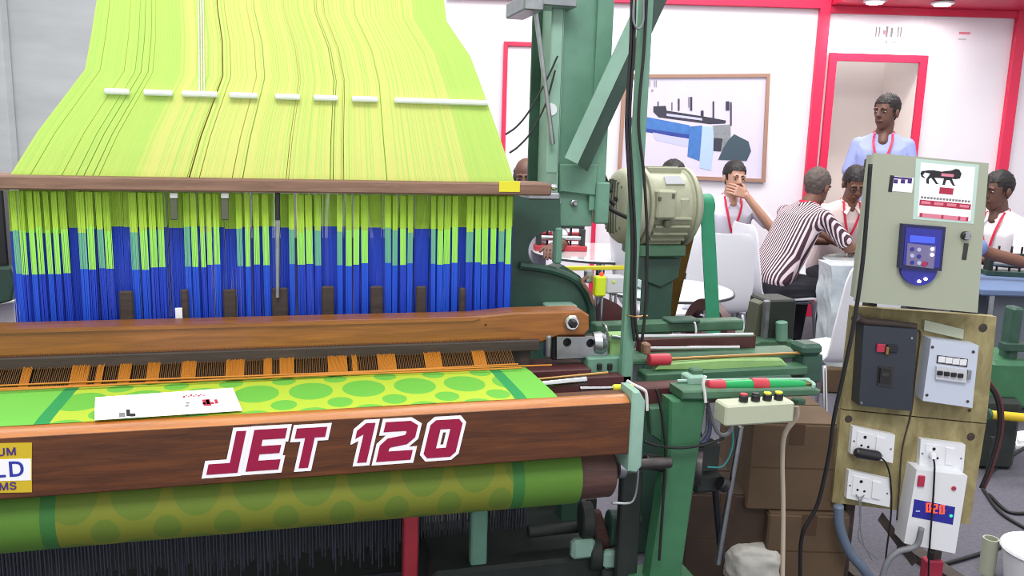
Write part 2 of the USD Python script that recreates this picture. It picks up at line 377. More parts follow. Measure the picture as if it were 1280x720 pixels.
# ================================================================== the setting
WD = 7.2
def wu(px, py=120, D=WD): return (atD(px, py, D) - CAM) @ RH
def wz(px, py, D=WD): return atD(px, py, D)[2]
def wbox(u0, z0, d0, u1, z1, d1, b=0.002):
    m = moved(cbox(u0, z0, d0, u1, z1, d1, b), frame((0, 0, 0), RH, UZ, FH))
    if m.volume < 0: m.invert()
    return m
struct('floor', cbox(-7, -1.5, -0.05, 10, 12, 0.0, 0.001), 'carpet', 'dark grey carpet floor of the exhibition hall', 'floor')
DU0, DU1, DZ = wu(1041), wu(1147), wz(1090, 76)
UL, UR, ZT = wu(556), 7.4, 2.78
wall = Thing('wall_back', 'white panel back wall of the red trimmed booth', 'wall', kind='structure')
wall.add('wall_panel', wbox(UL, 0, WD, DU0, ZT, WD + 0.06), 'wall_white')
wall.add('wall_panel', wbox(DU1, 0, WD, UR, ZT, WD + 0.06), 'wall_white')
wall.add('wall_panel', wbox(DU0, DZ, WD, DU1, ZT, WD + 0.06), 'wall_white')
wall.add('closet_back', wbox(DU0 - 0.3, 0, WD + 0.70, DU1 + 0.06, 2.5, WD + 0.76), 'closet_wall')
wall.add('closet_side', wbox(DU1, 0, WD + 0.06, DU1 + 0.06, 2.5, WD + 0.70), 'closet_wall')
wall.add('closet_side', wbox(DU0 - 0.3, 0, WD + 0.06, DU0 - 0.24, 2.5, WD + 0.70), 'closet_wall')
# red trims: posts and the band below the soffit
def post(px, w, name='trim_1', label='', ztop=ZT):
    u = wu(px); return struct(name, wbox(u - w / 2, 0, WD - 0.05, u + w / 2, ztop, WD - 0.001), 'red_trim', label, 'trim')
post(1020, 0.085, 'trim_1', 'crimson upright post between poster wall and closet doorway')
post(1262, 0.085, 'trim_2', 'crimson upright post at the far right of the booth wall')
zl = wz(850, 6.5); zr0, zr1 = wz(1150, 20), wz(1150, 11)
struct('trim_3', wbox(UL, zl, WD - 0.05, wu(1014), ZT, WD - 0.001), 'red_trim', 'crimson band along the top of the poster wall', 'trim')
struct('trim_4', wbox(wu(1027), zr0, WD - 0.04, UR, zr1, WD - 0.001), 'red_trim', 'crimson band above the closet doorway wall', 'trim')
struct('soffit_1', wbox(wu(1027), zr1 + 0.001, WD - 0.62, UR, zr1 + 0.14, WD - 0.001), 'red_trim', 'crimson soffit overhanging the right end of the booth', 'soffit')
# door frames
def door_frame(name, x0, x1, ytop, w, label, panel):
    u0, u1, zt = wu(x0), wu(x1), wz((x0 + x1) / 2, ytop); t = Thing(name, label, 'door', atD((x0 + x1) / 2, 150, WD) * [1, 1, 0], kind='structure')
    t.add('jamb', wbox(u0, 0, WD - 0.035, u0 + w, zt, WD - 0.001), 'red_trim'); t.add('jamb', wbox(u1 - w, 0, WD - 0.035, u1, zt, WD - 0.001), 'red_trim')
    t.add('head_rail', wbox(u0 + w, zt - w, WD - 0.035, u1 - w, zt, WD - 0.001), 'red_trim')
    if panel: t.add('door_panel', wbox(u0 + w, 0.01, WD - 0.012, u1 - w, zt - w, WD - 0.001), 'wall_white')
    return t
door_frame('door_1', 628, 752, 54, 0.035, 'white door in a thin crimson frame behind the loom column', True)
door_frame('door_2', 1031, 1153, 68, 0.062, 'open closet doorway in a crimson frame behind the standing man', False)
# booth downlights
for k, px in enumerate((1093, 1178)):
    c = atD(px, 6, WD - 0.36); c[2] = zr1
    t = Thing('ceiling_downlight', ('round white downlight in crimson soffit above the standing man', 'round white downlight in crimson soffit right of the other downlight')[k], 'light', c)
    t.add('trim_ring', turned([(0.0, 0.085), (0.012, 0.085), (0.02, 0.06)], c - [0, 0, 0.004], (0, 0, -1), 24), 'white_plastic')
    t.add('lamp_glass', turned([(0, 0.062), (0.012, 0.06), (0.018, 0.02)], c - [0, 0, 0.018], (0, 0, -1), 24), 'lamp_face')
    l = UsdLux.DiskLight.Define(stage, '/World/' + ('downlight_beam', 'downlight_beam_001')[k]); l.CreateRadiusAttr(0.06); l.CreateIntensityAttr(160.0); l.CreateColorAttr((1, 0.96, 0.92))
    UsdLux.ShapingAPI.Apply(l.GetPrim()).CreateShapingConeAngleAttr(65.0)
    l.AddTranslateOp().Set(Gf.Vec3d(*map(float, c - [0, 0, 0.06])))
# lettering on the wall above the doorway: the booth's emblem of grey and red strokes, and a small note further right
def wallbars(t, name, spans, m, D=WD - 0.003):
    for x0, y0, x1, y1 in spans: t.add(name, dbox(x0, y0, x1, y1, D, 0.0025, 0.0002), m)
t = Thing('wall_emblem', 'small emblem of grey and red strokes on wall above the closet doorway', 'emblem', atD(1110, 42, WD - 0.003))
wallbars(t, 'stroke', [(1094.5, 34, 1096, 46), (1098.5, 34, 1100, 46), (1107.5, 33, 1110, 46), (1113.5, 35, 1116, 46), (1122, 34, 1123.5, 46), (1125.5, 34, 1127, 46)], 'grey_ink')
wallbars(t, 'accent', [(1104, 38, 1107, 43)], 'pink_ink')
for s, x in zip('TEX', (1098, 1106.5, 1116)):
    p = atD(x, 54, WD - 0.004); t.add('letter', moved(meshkit.text_mesh(s, 0.022, 0.002, True), frame(p, RH, UZ, -FH)), 'grey_ink', smooth=False)
t = Thing('wall_note', 'faint pink and grey printed mark on wall right of the emblem', 'emblem', atD(1204, 42, WD - 0.003))
wallbars(t, 'stroke', [(1199, 40, 1213, 43)], 'pink_ink'); wallbars(t, 'accent', [(1198, 48, 1208, 50)], 'wall_grey')
# the pale partition at the far left of the hall
struct('wall_left', [wbox(wu(-160, 120, 6.4), 0, 6.4, wu(300, 120, 6.4), 3.4, 6.46)], 'wall_grey', 'pale grey partition seen left of the loom cords', 'wall')
struct('trim_5', [wbox(wu(-160, 120, 6.4), 0, 6.3, wu(18, 120, 6.4), 3.4, 6.39)], 'wall_grey', 'grey projecting panel edge at the far left of the partition', 'trim')

# ------------------------------------------------------------------ the poster on the back wall
PD = WD - 0.03
t = Thing('wall_poster', 'large framed poster of a blue weaving machine on white wall', 'poster', atD(870, 225, PD))
quad = [(779, 93), (963, 92), (957, 228), (772, 221)]
ins = lambda k: [(779 + k, 93 + k), (963 - k, 92 + k), (957 - k, 228 - k), (772 + k, 221 - k)]
t.add('poster_sheet', dpoly(ins(2), PD + 0.004, 0.02), 'poster_paper')
fr = [(0, 1), (1, 2), (2, 3), (3, 0)]; q, qi = quad, ins(4.5)
for a, b in fr: t.add('frame_bar', dpoly([q[a], q[b], qi[b], qi[a]], PD - 0.012, 0.04), 'poster_frame')
LAY = [0]
def pr(name, pts, m):
    LAY[0] += 1; z = lambda p: (780 + p[0] / 4.5, 80 + p[1] / 4.5)
    t.add(name, dpoly([z(p) for p in pts], PD + 0.0035 - 0.0003 * LAY[0], 0.002), m, smooth=False)
pr('print_beam', [(20, 300), (130, 298), (370, 345), (368, 400), (110, 360), (20, 345)], 'print_blue')
pr('print_beam', [(110, 360), (368, 398), (366, 420), (115, 382)], 'print_blue_deep')
pr('print_roll', [(165, 385), (362, 425), (362, 470), (180, 430), (165, 410)], 'print_lilac')
pr('print_leg', [(40, 300), (60, 300), (70, 440), (45, 440)], 'print_dark')
pr('print_bed', [(165, 238), (235, 235), (240, 262), (480, 300), (575, 318), (570, 335), (480, 338), (195, 300), (165, 270)], 'print_dark')
pr('print_cloth', [(240, 278), (440, 305), (440, 318), (240, 292)], 'print_lilac')
pr('print_cabinet', [(370, 352), (440, 345), (425, 545), (357, 520)], 'print_blue')
pr('print_cabinet', [(440, 352), (520, 350), (490, 600), (427, 585)], 'print_pale')
pr('print_head', [(500, 345), (600, 340), (600, 420), (560, 490), (510, 480)], 'steel')
pr('print_head', [(505, 415), (555, 420), (545, 492), (502, 488)], 'print_dark')
pr('print_motor', [(585, 430), (620, 395), (700, 435), (715, 490), (690, 545), (530, 538), (560, 470)], 'print_teal')
for x, y0, y1, w in ((192, 210, 240, 6), (270, 215, 262, 5), (308, 195, 262, 10), (365, 185, 245, 4), (378, 185, 262, 12), (440, 262, 300, 16), (503, 210, 305, 9), (583, 210, 260, 20), (602, 215, 345, 9)):
    pr('print_rod', [(x - w / 2, y0), (x + w / 2, y0), (x + w / 2, y1), (x - w / 2, y1)], 'print_dark')
for x, w in ((118, 5), (130, 5), (145, 4), (172, 4), (182, 4)): pr('print_emblem', [(x - w / 2, 92), (x + w / 2, 92), (x + w / 2, 128), (x - w / 2, 128)], 'grey_ink')
for x in (122, 160): pr('print_emblem', [(x - 5, 143), (x + 5, 143), (x + 5, 152), (x - 5, 152)], 'grey_ink')
# ================================================================== the loom
YB, YS, YC, YR = 1.70, 2.05, 2.22, 1.80      # planes: breast beam, sley, harness, cloth roller
XE = atY(787, 530, YB)[0]                     # right end of the breast beam
XL = -1.05
ztop, zbot = 0.889, 0.742
loom = Thing('jacquard_loom', 'green iron and wood jacquard loom weaving patterned green cloth', 'loom', (0.1, 2.0, 0))
A = loom.add
A('breast_beam', hull([(x, y, z) for x in (XL, XE) for y, z in ((YB, zbot + .004), (YB, ztop - .024), (YB + .012, ztop - .021), (YB + .026, ztop - .015), (YB + .036, ztop - .011), (YB + .062, ztop - .011), (YB + .062, zbot), (YB + .004, zbot))]), 'wood_beam', smooth=50, label='polished dark wooden breast beam')
A('beam_edge', hull([(x, y, z) for x in (XL, XE - .002) for y, z in ((YB + .0005, ztop - .0245), (YB + .004, ztop - .0215), (YB + .016, ztop - .0135), (YB + .026, ztop - .0105), (YB + .034, ztop - .011), (YB + .02, ztop - .023))]), 'wood_edge', smooth=50, label='rounded top edge of the breast beam, highlight put into its paler colour')  # highlight along the beam top, painted as paler wood
A('end_bracket', prism_y([(XE + .001, ztop + .005), (XE + .018, ztop + .005), (XE + .034, ztop - .02), (XE + .034, zbot - .03), (XE + .022, zbot - .045), (XE + .001, zbot - .04)], YB - .006, YB + .066), 'green_pale')
# the cloth roller below the beam
RC = (YR, 0.672); RRAD = 0.078
XRE = atY(727, 605, 1.73)[0]
A('cloth_roller', turned([(0, .068), (.002, .07), (XE - XL - .012, .07), (XE - XL - .008, .066)], (XL, *RC), (1, 0, 0), 40), 'wood_roller', smooth=40, label='bare brown wooden roller')
A('roller_axle', rod((XE - .01, *RC), (XE + .16, *RC), .014), 'steel_dark')
A('roller_collar', rod((XE + .012, *RC), (XE + .035, *RC), .03), 'steel')
A('roller_pin', tube([atY(765, 629, YB), atY(790, 627, YB), atY(797, 600, YB), atY(797, 572, YB)], .003), 'steel')
# lettering on the beam, "JET 120", and the gold sticker at its left
def stroke(pts, w=0.26): return LineString(pts).buffer(w / 2, cap_style=2, join_style=2, mitre_limit=3)
GL = {
 'J': [stroke([(.66, 1), (.66, .12), (.0, .12)], .25)],
 'E': [stroke([(.8, .88), (.13, .88), (.13, .12), (.8, .12)], .25), stroke([(.13, .5), (.74, .5)], .2)],
 'T': [stroke([(0, .875), (.86, .875)], .25), stroke([(.43, .9), (.43, 0)], .27)],
 '1': [stroke([(.3, 1), (.3, 0)], .28), Polygon([(.44, 1), (.16, 1), (-.06, .82), (-.06, .62), (.2, .74)])],
 '2': [stroke([(0, .87), (.58, .87), (.7, .8), (.7, .62), (.6, .52), (.2, .46), (.11, .36), (.11, .12), (.84, .12)], .25)],
 '0': [Polygon([(.12, 0), (.72, 0), (.84, .12), (.84, .88), (.72, 1), (.12, 1), (0, .88), (0, .12)]).difference(sbox(.29, .25, .55, .75))],
}
def glyph(ch, x, w, h=1.0):
    g = unary_union(GL[ch]); b = g.bounds
    g = affinity.translate(g, -b[0], 0); g = affinity.scale(g, w / (b[2] - b[0]), h, origin=(0, 0))
    return affinity.translate(affinity.affine_transform(g, [1, .22, 0, 1, 0, 0]), x, 0)
def face(x, y): p = atY(x, y, YB); return p[0], p[2]
def letters(chars, pxs, y_base, y_top):
    gs = []
    for ch, (xa, xb), yb, yt in zip(chars, pxs, y_base, y_top):
        X0, Z0 = face(xa, yb); X1, _ = face(xb, yb); h = face(xa, yt)[1] - Z0
        g = affinity.scale(glyph(ch, 0, (X1 - X0) / h), h, h, origin=(0, 0)); gs.append(affinity.translate(g, X0, Z0))
    return gs
MB = frame((0, YB - .0004, 0), (1, 0, 0), (0, 0, 1), (0, -1, 0))
MB2 = frame((0, YB - .0012, 0), (1, 0, 0), (0, 0, 1), (0, -1, 0))
for chars, pxs, yb, yt in (('JET', [(258, 297), (307, 348), (360, 398)], (593, 589, 586), (541, 538, 536)), ('120', [(437, 458), (470, 513), (528, 568)], (579, 577, 573), (530, 528, 526))):
    gs = letters(chars, pxs, yb, yt)
    A('letter_outline', extrude(unary_union([g.buffer(.0075, join_style=2, mitre_limit=2) for g in gs]), .0006, MB), 'jet_white', smooth=False, label='white lettering outline')
    for g in gs: A('letter', extrude(g, .0006, MB2), 'jet_red', smooth=False, label='crimson letter')
# gold sticker: three bands, the words end in UM, LD and MS
def stick(name, x0, y0, x1, y1, m, d):
    q = [face(x0, y0 + .045 * 40), face(x1, y0 - .03 * 0), face(x1, y1), face(x0, y1 + 1.8)]
    A(name, extrude(Polygon(q), .0006, frame((0, YB - d, 0), (1, 0, 0), (0, 0, 1), (0, -1, 0))), m, smooth=False)
stick('sticker', -46, 553, 40, 615, 'yellow_sticker', .0004); stick('sticker_band', -46, 573, 39, 600, 'white_paper', .001)
def text_on(t, s, px, py, h, m, Y=YB - .0016, bold=True, name='sticker_letter'):
    x = atY(px, py, Y)
    for ch in s:
        if ch == ' ': x = x + [h * .5, 0, 0]; continue
        tm = meshkit.text_mesh(ch, h, .0006, bold)
        t.add(name, moved(tm, frame(x, (1, 0, 0), (0, 0, 1), (0, -1, 0))), m, smooth=False); x = x + [tm.bounds[1][0] - tm.bounds[0][0] + h * .22, 0, 0]
text_on(loom, 'UM', -4, 570, .0145, 'purple_ink'); text_on(loom, 'LD', -9, 597, .029, 'blue_ink'); text_on(loom, 'MS', -2, 613, .0145, 'purple_ink')
# the sley: wooden cap, iron hand rail end, reed
ycap = YS
A('sley_cap', ppoly([(-60, 414), (-20, 412), (590, 396), (640, 391), (728, 388), (737, 394), (737, 412), (731, 420), (700, 420), (668, 432), (640, 438), (0, 466), (-60, 468)], ycap, .07, .005), 'wood_cap', label='polished reddish wooden sley cap')
A('cap_lip', prism_y([(atY(-60, 414, ycap)[0], atY(-60, 418, ycap)[2]), (atY(590, 396, ycap)[0], atY(590, 400.5, ycap)[2]), (atY(600, 396, ycap)[0], atY(600, 397.5, ycap)[2]), (atY(600, 396, ycap)[0], atY(600, 396.5, ycap)[2]), (atY(-60, 414, ycap)[0], atY(-60, 412.5, ycap)[2])], ycap - .006, ycap + .004, .002), 'wood_cap')
c = atY(714, 403, ycap - .004); A('cap_washer', turned([(-.006, .02), (0, .0205), (.006, .0205), (.012, .017)], c, (0, -1, 0), 28), 'chrome'); A('cap_bolt', turned([(.011, .012), (.020, .012), (.026, .008)], c, (0, -1, 0), 6), 'black_rubber')
c = atY(607, 406, ycap - .001); A('cap_hole_plug', rod(c, c - [0, .002, 0], .0025, 10), 'black_rubber')
# reed: dark frame with fine wires
zr = atY(345, 470, YS)[2] - .05
RX1 = atY(650, 450, YS)[0]
A('reed_baulk', cbox(XL, YS + .004, .985, RX1 + .03, YS + .055, .86, .004), 'wood_dark')
A('reed_rail', cbox(XL, YS - .012, .935, RX1 + .05, YS + .004, .905, .003), 'wood_dark', label='dark grooved rail under the sley cap')
wx = np.arange(XL, RX1, .0048)
A('reed_wires', strands(np.stack([np.stack([wx, 0 * wx + YS - .002, 0 * wx + z], 1) for z in (.865, .94)], 1), .0007), 'steel_dark', kind='stuff', smooth=True)
# iron plate and fittings at the right end of the sley
pl = [atY(x, y, YS - .01) for x, y in ((696, 421), (758, 421), (760, 446), (696, 449))]
poly = Polygon([(p[0], p[2]) for p in pl])
for x, y in ((709, 428), (738, 429)): p = atY(x, y, YS - .01); poly = poly.difference(Point(p[0], p[2]).buffer(.0115))
A('sley_plate', extrude(poly, .012, frame((0, YS - .01, 0), (1, 0, 0), (0, 0, 1), (0, 1, 0))), 'steel', label='worn steel plate with two holes')
A('sley_plate_back', pbox(690, 419, 757, 449, YS + .006, .02), 'black_rubber')
A('plate_edge', pbox(683, 420, 690, 448, YS - .008, .03), 'steel')
c = atY(752, 430, YS); A('buffer_dome', turned([(0, .03), (.02, .032), (.034, .024), (.04, .01)], c - [.02, -.01, 0], (1, -.15, .05), 20), 'steel')
A('buffer_hook', tube([atY(754, 405, YS), atY(758, 410, YS - .02), atY(760, 425, YS - .02)], .0035), 'steel')
A('sley_foot', pbox(735, 447, 782, 472, YS - .03, .05), 'green_paint')
for x in (750, 763): A('foot_bolt', pbox(x - 3, 455, x + 3, 463, YS - .036, .008, .002), 'black_rubber')
A('sley_block', pbox(763, 419, 791, 452, YS + .0, .05), 'green_light'); A('block_pin', rod(atY(764, 421, YS - .01), atY(790, 424, YS - .01), .005), 'steel')
A('temple_roller', rod(atY(668, 482, 1.86), atY(733, 475, 1.86), .010), 'chrome'); A('temple_bar', rod(atY(655, 476, 1.93), atY(760, 466, 1.93), .004), 'brass')
A('under_rail', cbox(atY(640, 470, 1.98)[0], 1.98, .80, atY(790, 470, 1.98)[0], 2.02, .845), 'maroon')
A('race_board', cbox(XL, 2.0, .82, atY(735, 455, 2.03)[0], 2.12, .862), 'maroon')
# tall slim post at the right with its base, and the cross bar it stands on
A('slim_post', cbox(atY(787, 300, 1.98)[0], 1.98, .80, atY(801, 300, 1.98)[0], 2.01, 2.6, .005), 'green_paint', label='slim green upright post')
A('cross_bar', pbox(788, 484, 856, 514, 1.93, .06), 'maroon', label='maroon cross bar')
# front leg, angled a little
lp = [atY(x, y, 1.85) for x, y in ((838, 500), (884, 500), (872, 580), (851, 730), (812, 730), (836, 570))]
A('front_leg', prism_y([(p[0], p[2]) for p in lp] , 1.85, 1.90, .006), 'green_leg', label='flat green iron leg')
p = atY(832, 730, 1.85); A('leg_foot', cbox(p[0] - .09, 1.80, 0, p[0] + .09, 1.95, p[2] + .01, .008), 'green_leg')
A('leg_gusset', ppoly([(812, 510), (838, 508), (836, 560), (815, 545)], 1.90, .03), 'green_rail')
# the side frame behind: casting with a round opening, swan neck and foot
big = Polygon([(p[0], p[2]) for p in (atY(x, y, 2.36) for x, y in ((640, 242), (700, 242), (702, 330), (725, 345), (741, 372), (744, 408), (744, 470), (640, 470), (636, 330)))])
hole = atY(688, 313, 2.36); hole = affinity.scale(Point(hole[0], hole[2]).buffer(1.0, 24), .068, .058)
A('side_casting', prism_y(big.difference(hole.difference(sbox(hole.centroid.x + .045, 0, 9, 9))), 2.36, 2.44, 0), 'green_dark', label='dark green iron casting with a round opening')
A('casting_rib', tube([atY(650, 332, 2.35), atY(690, 338, 2.35), atY(722, 352, 2.35), atY(738, 378, 2.35), atY(741, 405, 2.35)], .012), 'green_dark')
A('casting_cap', pbox(685, 382, 722, 392, 2.30, .06), 'green_pale')
A('casting_web', pbox(694, 330, 703, 285, 2.35, .03), 'green_paint')
A('frame_foot', cbox(atY(660, 470, 2.36)[0], 2.36, 0, atY(735, 470, 2.36)[0], 2.44, .80, .01), 'green_dark')
# column of folded plate carrying the jacquard head
zc0 = atY(720, 283, 2.42)[2]
x_a, x_b, x_c, x_d = (atY(v, 180, 2.42)[0] for v in (682, 697, 743, 757))
A('column_plate', cbox(x_b - .004, 2.42, zc0, x_c + .004, 2.43, 2.75, .003), 'green_paint', label='broad green column plate')
A('column_flange', cbox(x_a, 2.40, zc0 + .16, x_b, 2.41, 2.75, .003), 'green_pale')  # paler green puts the light on the left side into the paint
A('column_flange', cbox(x_c - .014, 2.405, zc0 + .05, x_d, 2.41, 2.75, .003), 'green_paint')
A('column_web', cbox(x_b - .006, 2.40, zc0 + .1, x_b, 2.60, 2.75, .002), 'green_pale')  # side facing the light, its brightness put into the paler green
A('column_back', cbox(x_a, 2.60, zc0 + .1, x_d, 2.61, 2.75, .002), 'green_dark')
A('column_lug', pbox(745, 228, 762, 280, 2.392, .03), 'green_paint')
for x, y in ((697, 252), (717, 254)): c = atY(x, y, 2.42); A('column_bolt', turned([(0, .012), (.006, .012), (.008, .008), (.018, .008), (.02, .006)], c, (0, -1, 0), 6), 'steel')
c = atY(689, 137, 2.40); A('column_spot', turned([(0, .018), (.003, .017)], c, (0, -1, 0), 20), 'white_plastic')
# diagonal brace, an angle section
b0, b1 = atY(722, 205, 2.32), atY(826, -20, 2.32); d = b1 - b0; d /= np.linalg.norm(d); n = np.cross(d, (0, 1, 0))
def bar(a, d, L, u, w, v, h, o=0): return hull([a + d * s + u * (p + o) + v * q for s in (0, L) for p in (0, w) for q in (0, h)])
L = np.linalg.norm(b1 - b0); n = n if n[0] < 0 else -n
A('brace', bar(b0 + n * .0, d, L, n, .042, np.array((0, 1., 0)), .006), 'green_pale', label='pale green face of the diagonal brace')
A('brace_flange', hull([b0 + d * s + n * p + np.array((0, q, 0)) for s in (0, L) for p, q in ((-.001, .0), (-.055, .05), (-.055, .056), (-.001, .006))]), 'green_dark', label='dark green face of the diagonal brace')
A('brace_foot', ppoly([(700, 205), (748, 205), (745, 245), (700, 240)], 2.398, .02), 'green_paint')
A('head_bracket', [pbox(655, -8, 680, 13, 2.3, .2), pbox(676, -6, 722, 8, 2.35, .1)], 'steel'); A('head_strut', rod(atY(669, 10, 2.38), atY(691, 180, 2.38), .007), 'steel')
# comb board and its right end
zc = atY(345, 223, YC - .06)
A('comb_board', cbox(XL, YC - .075, atY(345, 241, YC - .075)[2], atY(690, 230, YC - .075)[0], YC + .06, atY(345, 224.5, YC - .075)[2], .004), 'wood_comb', label='grey brown wooden comb board')
A('comb_tape', pbox(624, 226.5, 650, 240, YC - .0765, .002, .0004), 'yellow_plastic', label='yellow tape')
c = atY(690, 234, YC - .06); A('comb_end_bolt', turned([(0, .009), (.01, .009), (.015, .004)], c, (1, -.5, 0), 12), 'chrome')
A('comb_bracket', pbox(660, 241, 700, 250, YC - .03, .1), 'steel')
# what shows of the left side frame
A('left_casting', [ppoly([(-40, 335), (13, 335), (19, 352), (14, 376), (-40, 392)], 2.36, .06)], 'green_dark')
A('left_post', pbox(-40, 236, 7, 335, 2.40, .06), 'black_plastic'); A('left_guard', ppoly([(-40, 384), (19, 376), (19, 405), (-40, 405)], 2.42, .02), 'white_plastic')
# legs and rails seen in the dark under the cloth
A('treadle_post', pbox(505, 640, 523, 735, 2.05, .04), 'red_paint', label='red painted post under the cloth'); A('under_post', pbox(589, 640, 609, 735, 2.0, .03), 'green_paint', label='green post under the cloth')
A('under_post', cbox(*( [atY(700, 680, 2.2)[0], 2.2, 0, atY(725, 680, 2.2)[0], 2.26, .8])), 'green_dark')
A('under_beam', cbox(XL, 2.5, .16, 1.0, 2.58, .26), 'dark_machine'); A('back_plate', cbox(XL, 2.62, .0, .85, 2.66, .62), 'dark_machine')
A('warp_beam', turned([(0, .13), (1.75, .13)], (XL, 2.85, .62), (1, 0, 0), 28), 'warp_brown')
gp = [atY(x, y, 2.0) for x, y in ((725, 650), (760, 660), (735, 690), (770, 700), (748, 715))]
for k, p in enumerate(gp):
    A('gear_wheel', turned([(0, .045), (.004, .05), (.03, .05), (.034, .045)], p, (1, -.15, 0), 20), 'green_dark' if k % 2 else 'dark_machine')
A('gear_guard', pbox(716, 676, 745, 700, 1.96, .03, .01), 'green_pale'); A('gear_guard', pbox(756, 690, 780, 712, 1.94, .03, .01), 'green_pale')
A('gear_arm', ppoly([(735, 640), (752, 640), (768, 690), (752, 695)], 1.98, .02), 'wood_roller'); A('gear_shaft', rod(atY(660, 665, 2.05), atY(800, 650, 2.05), .016), 'dark_machine')
A('machine_pan', cbox(.35, 1.98, .02, .9, 2.5, .34, .01), 'dark_machine')
A('take_up_arm', pbox(775, 590, 800, 735, 1.9, .03), 'dark_machine')
# drive side: brackets behind the shuttle box, flywheel
c = atY(880, 428, 2.62); WR = .185; WCX = c[0]; WCZ = c[2] - .03; WCY = 2.62
def ringx(x0, x1, r0, r1, cy, cz, sides=48): return turned([(0, r1), (0, r0), (x1 - x0, r0), (x1 - x0, r1), (0, r1)], (x0, cy, cz), (1, 0, 0), sides)
def ring_mesh(x0, x1, r0, r1, cy, cz):
    P = Point(0, 0).buffer(r1, 24).difference(Point(0, 0).buffer(r0, 24)); return extrude(P, x1 - x0, frame((x0, cy, cz), (0, 1, 0), (0, 0, 1), (1, 0, 0)))
A('flywheel', ring_mesh(WCX, WCX + .03, WR - .038, WR, WCY, WCZ), 'maroon', label='dark maroon cast flywheel rim')
A('flywheel_hub', rod((WCX - .03, WCY, WCZ), (WCX + .08, WCY, WCZ), .04), 'maroon')
for k in range(4):
    a = k * math.pi / 2 + .7; A('flywheel_spoke', rod((WCX + .015, WCY + .03 * math.cos(a), WCZ + .03 * math.sin(a)), (WCX + .015, WCY + (WR - .03) * math.cos(a), WCZ + (WR - .04) * math.sin(a)), .014), 'maroon')
A('crank_shaft', rod((.45, WCY, WCZ), (WCX, WCY, WCZ), .018), 'steel_dark')
A('back_rail', pbox(745, 403, 930, 416, 2.22, .05), 'green_rail'); A('back_rail_plate', pbox(838, 400, 876, 405, 2.2, .06), 'green_dark')
A('guide_rod', rod(atY(790, 421, 2.1), atY(941, 418, 2.1), .0055), 'chrome'); A('guide_rod', rod(atY(812, 435.5, 2.08), atY(924, 434, 2.08), .0052), 'chrome')
A('box_back', pbox(800, 421, 945, 445, 2.14, .03), 'maroon'); A('box_floor', cbox(atY(790, 450, 2.06)[0], 2.06, atY(900, 452, 2.06)[2], atY(1005, 450, 2.06)[0], 2.16, atY(900, 446, 2.06)[2]), 'green_rail')
A('picker', rod(atY(811, 450, 2.03), atY(837, 449, 2.03), .017), 'red_paint', label='red rubber picker'); A('picker_cap', pbox(806, 430, 814, 444, 2.04, .03), 'wood_comb')
A('picker_rod', rod(atY(836, 449, 2.03), atY(1006, 441, 2.03), .0045), 'brass')
A('box_front', ppoly([(824, 455), (905, 449), (978, 449), (986, 458), (900, 463), (820, 463)], 2.02, .02), 'green_light', label='pale green shuttle box front')
A('box_rail', pbox(808, 463, 1010, 474, 2.0, .06), 'green_rail'); A('box_rail', pbox(820, 474, 990, 481, 1.98, .05), 'green_dark')
A('box_end', pbox(1004, 444, 1028, 478, 2.02, .06), 'green_dark'); A('box_end_cap', pbox(1004, 431, 1030, 445, 2.01, .07, .012), 'green_dark')
A('tray_bracket', [pbox(861, 471, 883, 487, 1.9, .05)], 'green_pale'); A('tray_bracket', pbox(866, 462, 880, 472, 1.92, .03), 'green_rail')
zt = atY(950, 488, 1.84)[2]
tr = [atY(x, y, 1.84) for x, y in ((853, 489), (1016, 486), (1027, 488), (1022, 495), (880, 500), (853, 500))]
A('tray', prism_y([(p[0], p[2]) for p in tr], 1.84, 1.915, .004), 'green_rail', label='green tray ledge')
A('tray_lip', tube([tr[0] + [.02, .072, .004], tr[1] + [0, .072, .004], tr[1] + [.022, .06, .004], tr[1] + [.022, .03, .004], tr[1] + [.005, .005, .004]], .005), 'green_pale')
A('tray_post', pbox(996, 500, 1008, 507, 1.9, .03), 'green_rail')
# geared block below the tray
A('lever_rod', rod(atY(926, 533, 1.95), atY(897, 705, 1.95), .008), 'steel'); A('lever_arm', rod(atY(893, 600, 1.98), atY(902, 700, 1.98), .010), 'black_plastic')
A('clutch_block', [pbox(874, 556, 900, 590, 1.94, .05), pbox(868, 592, 904, 618, 1.95, .06, .012)], 'dark_machine'); A('clutch_cap', rod(atY(900, 603, 1.93), atY(908, 608, 1.93), .02), 'black_plastic')
A('crank_disc', turned([(0, .045), (.008, .05), (.03, .05)], atY(864, 582, 1.93), (1, -.6, 0), 24), 'steel_dark'); A('shaft_end', rod(atY(806, 577, 1.88), atY(842, 582, 1.88), .02), 'steel_dark')

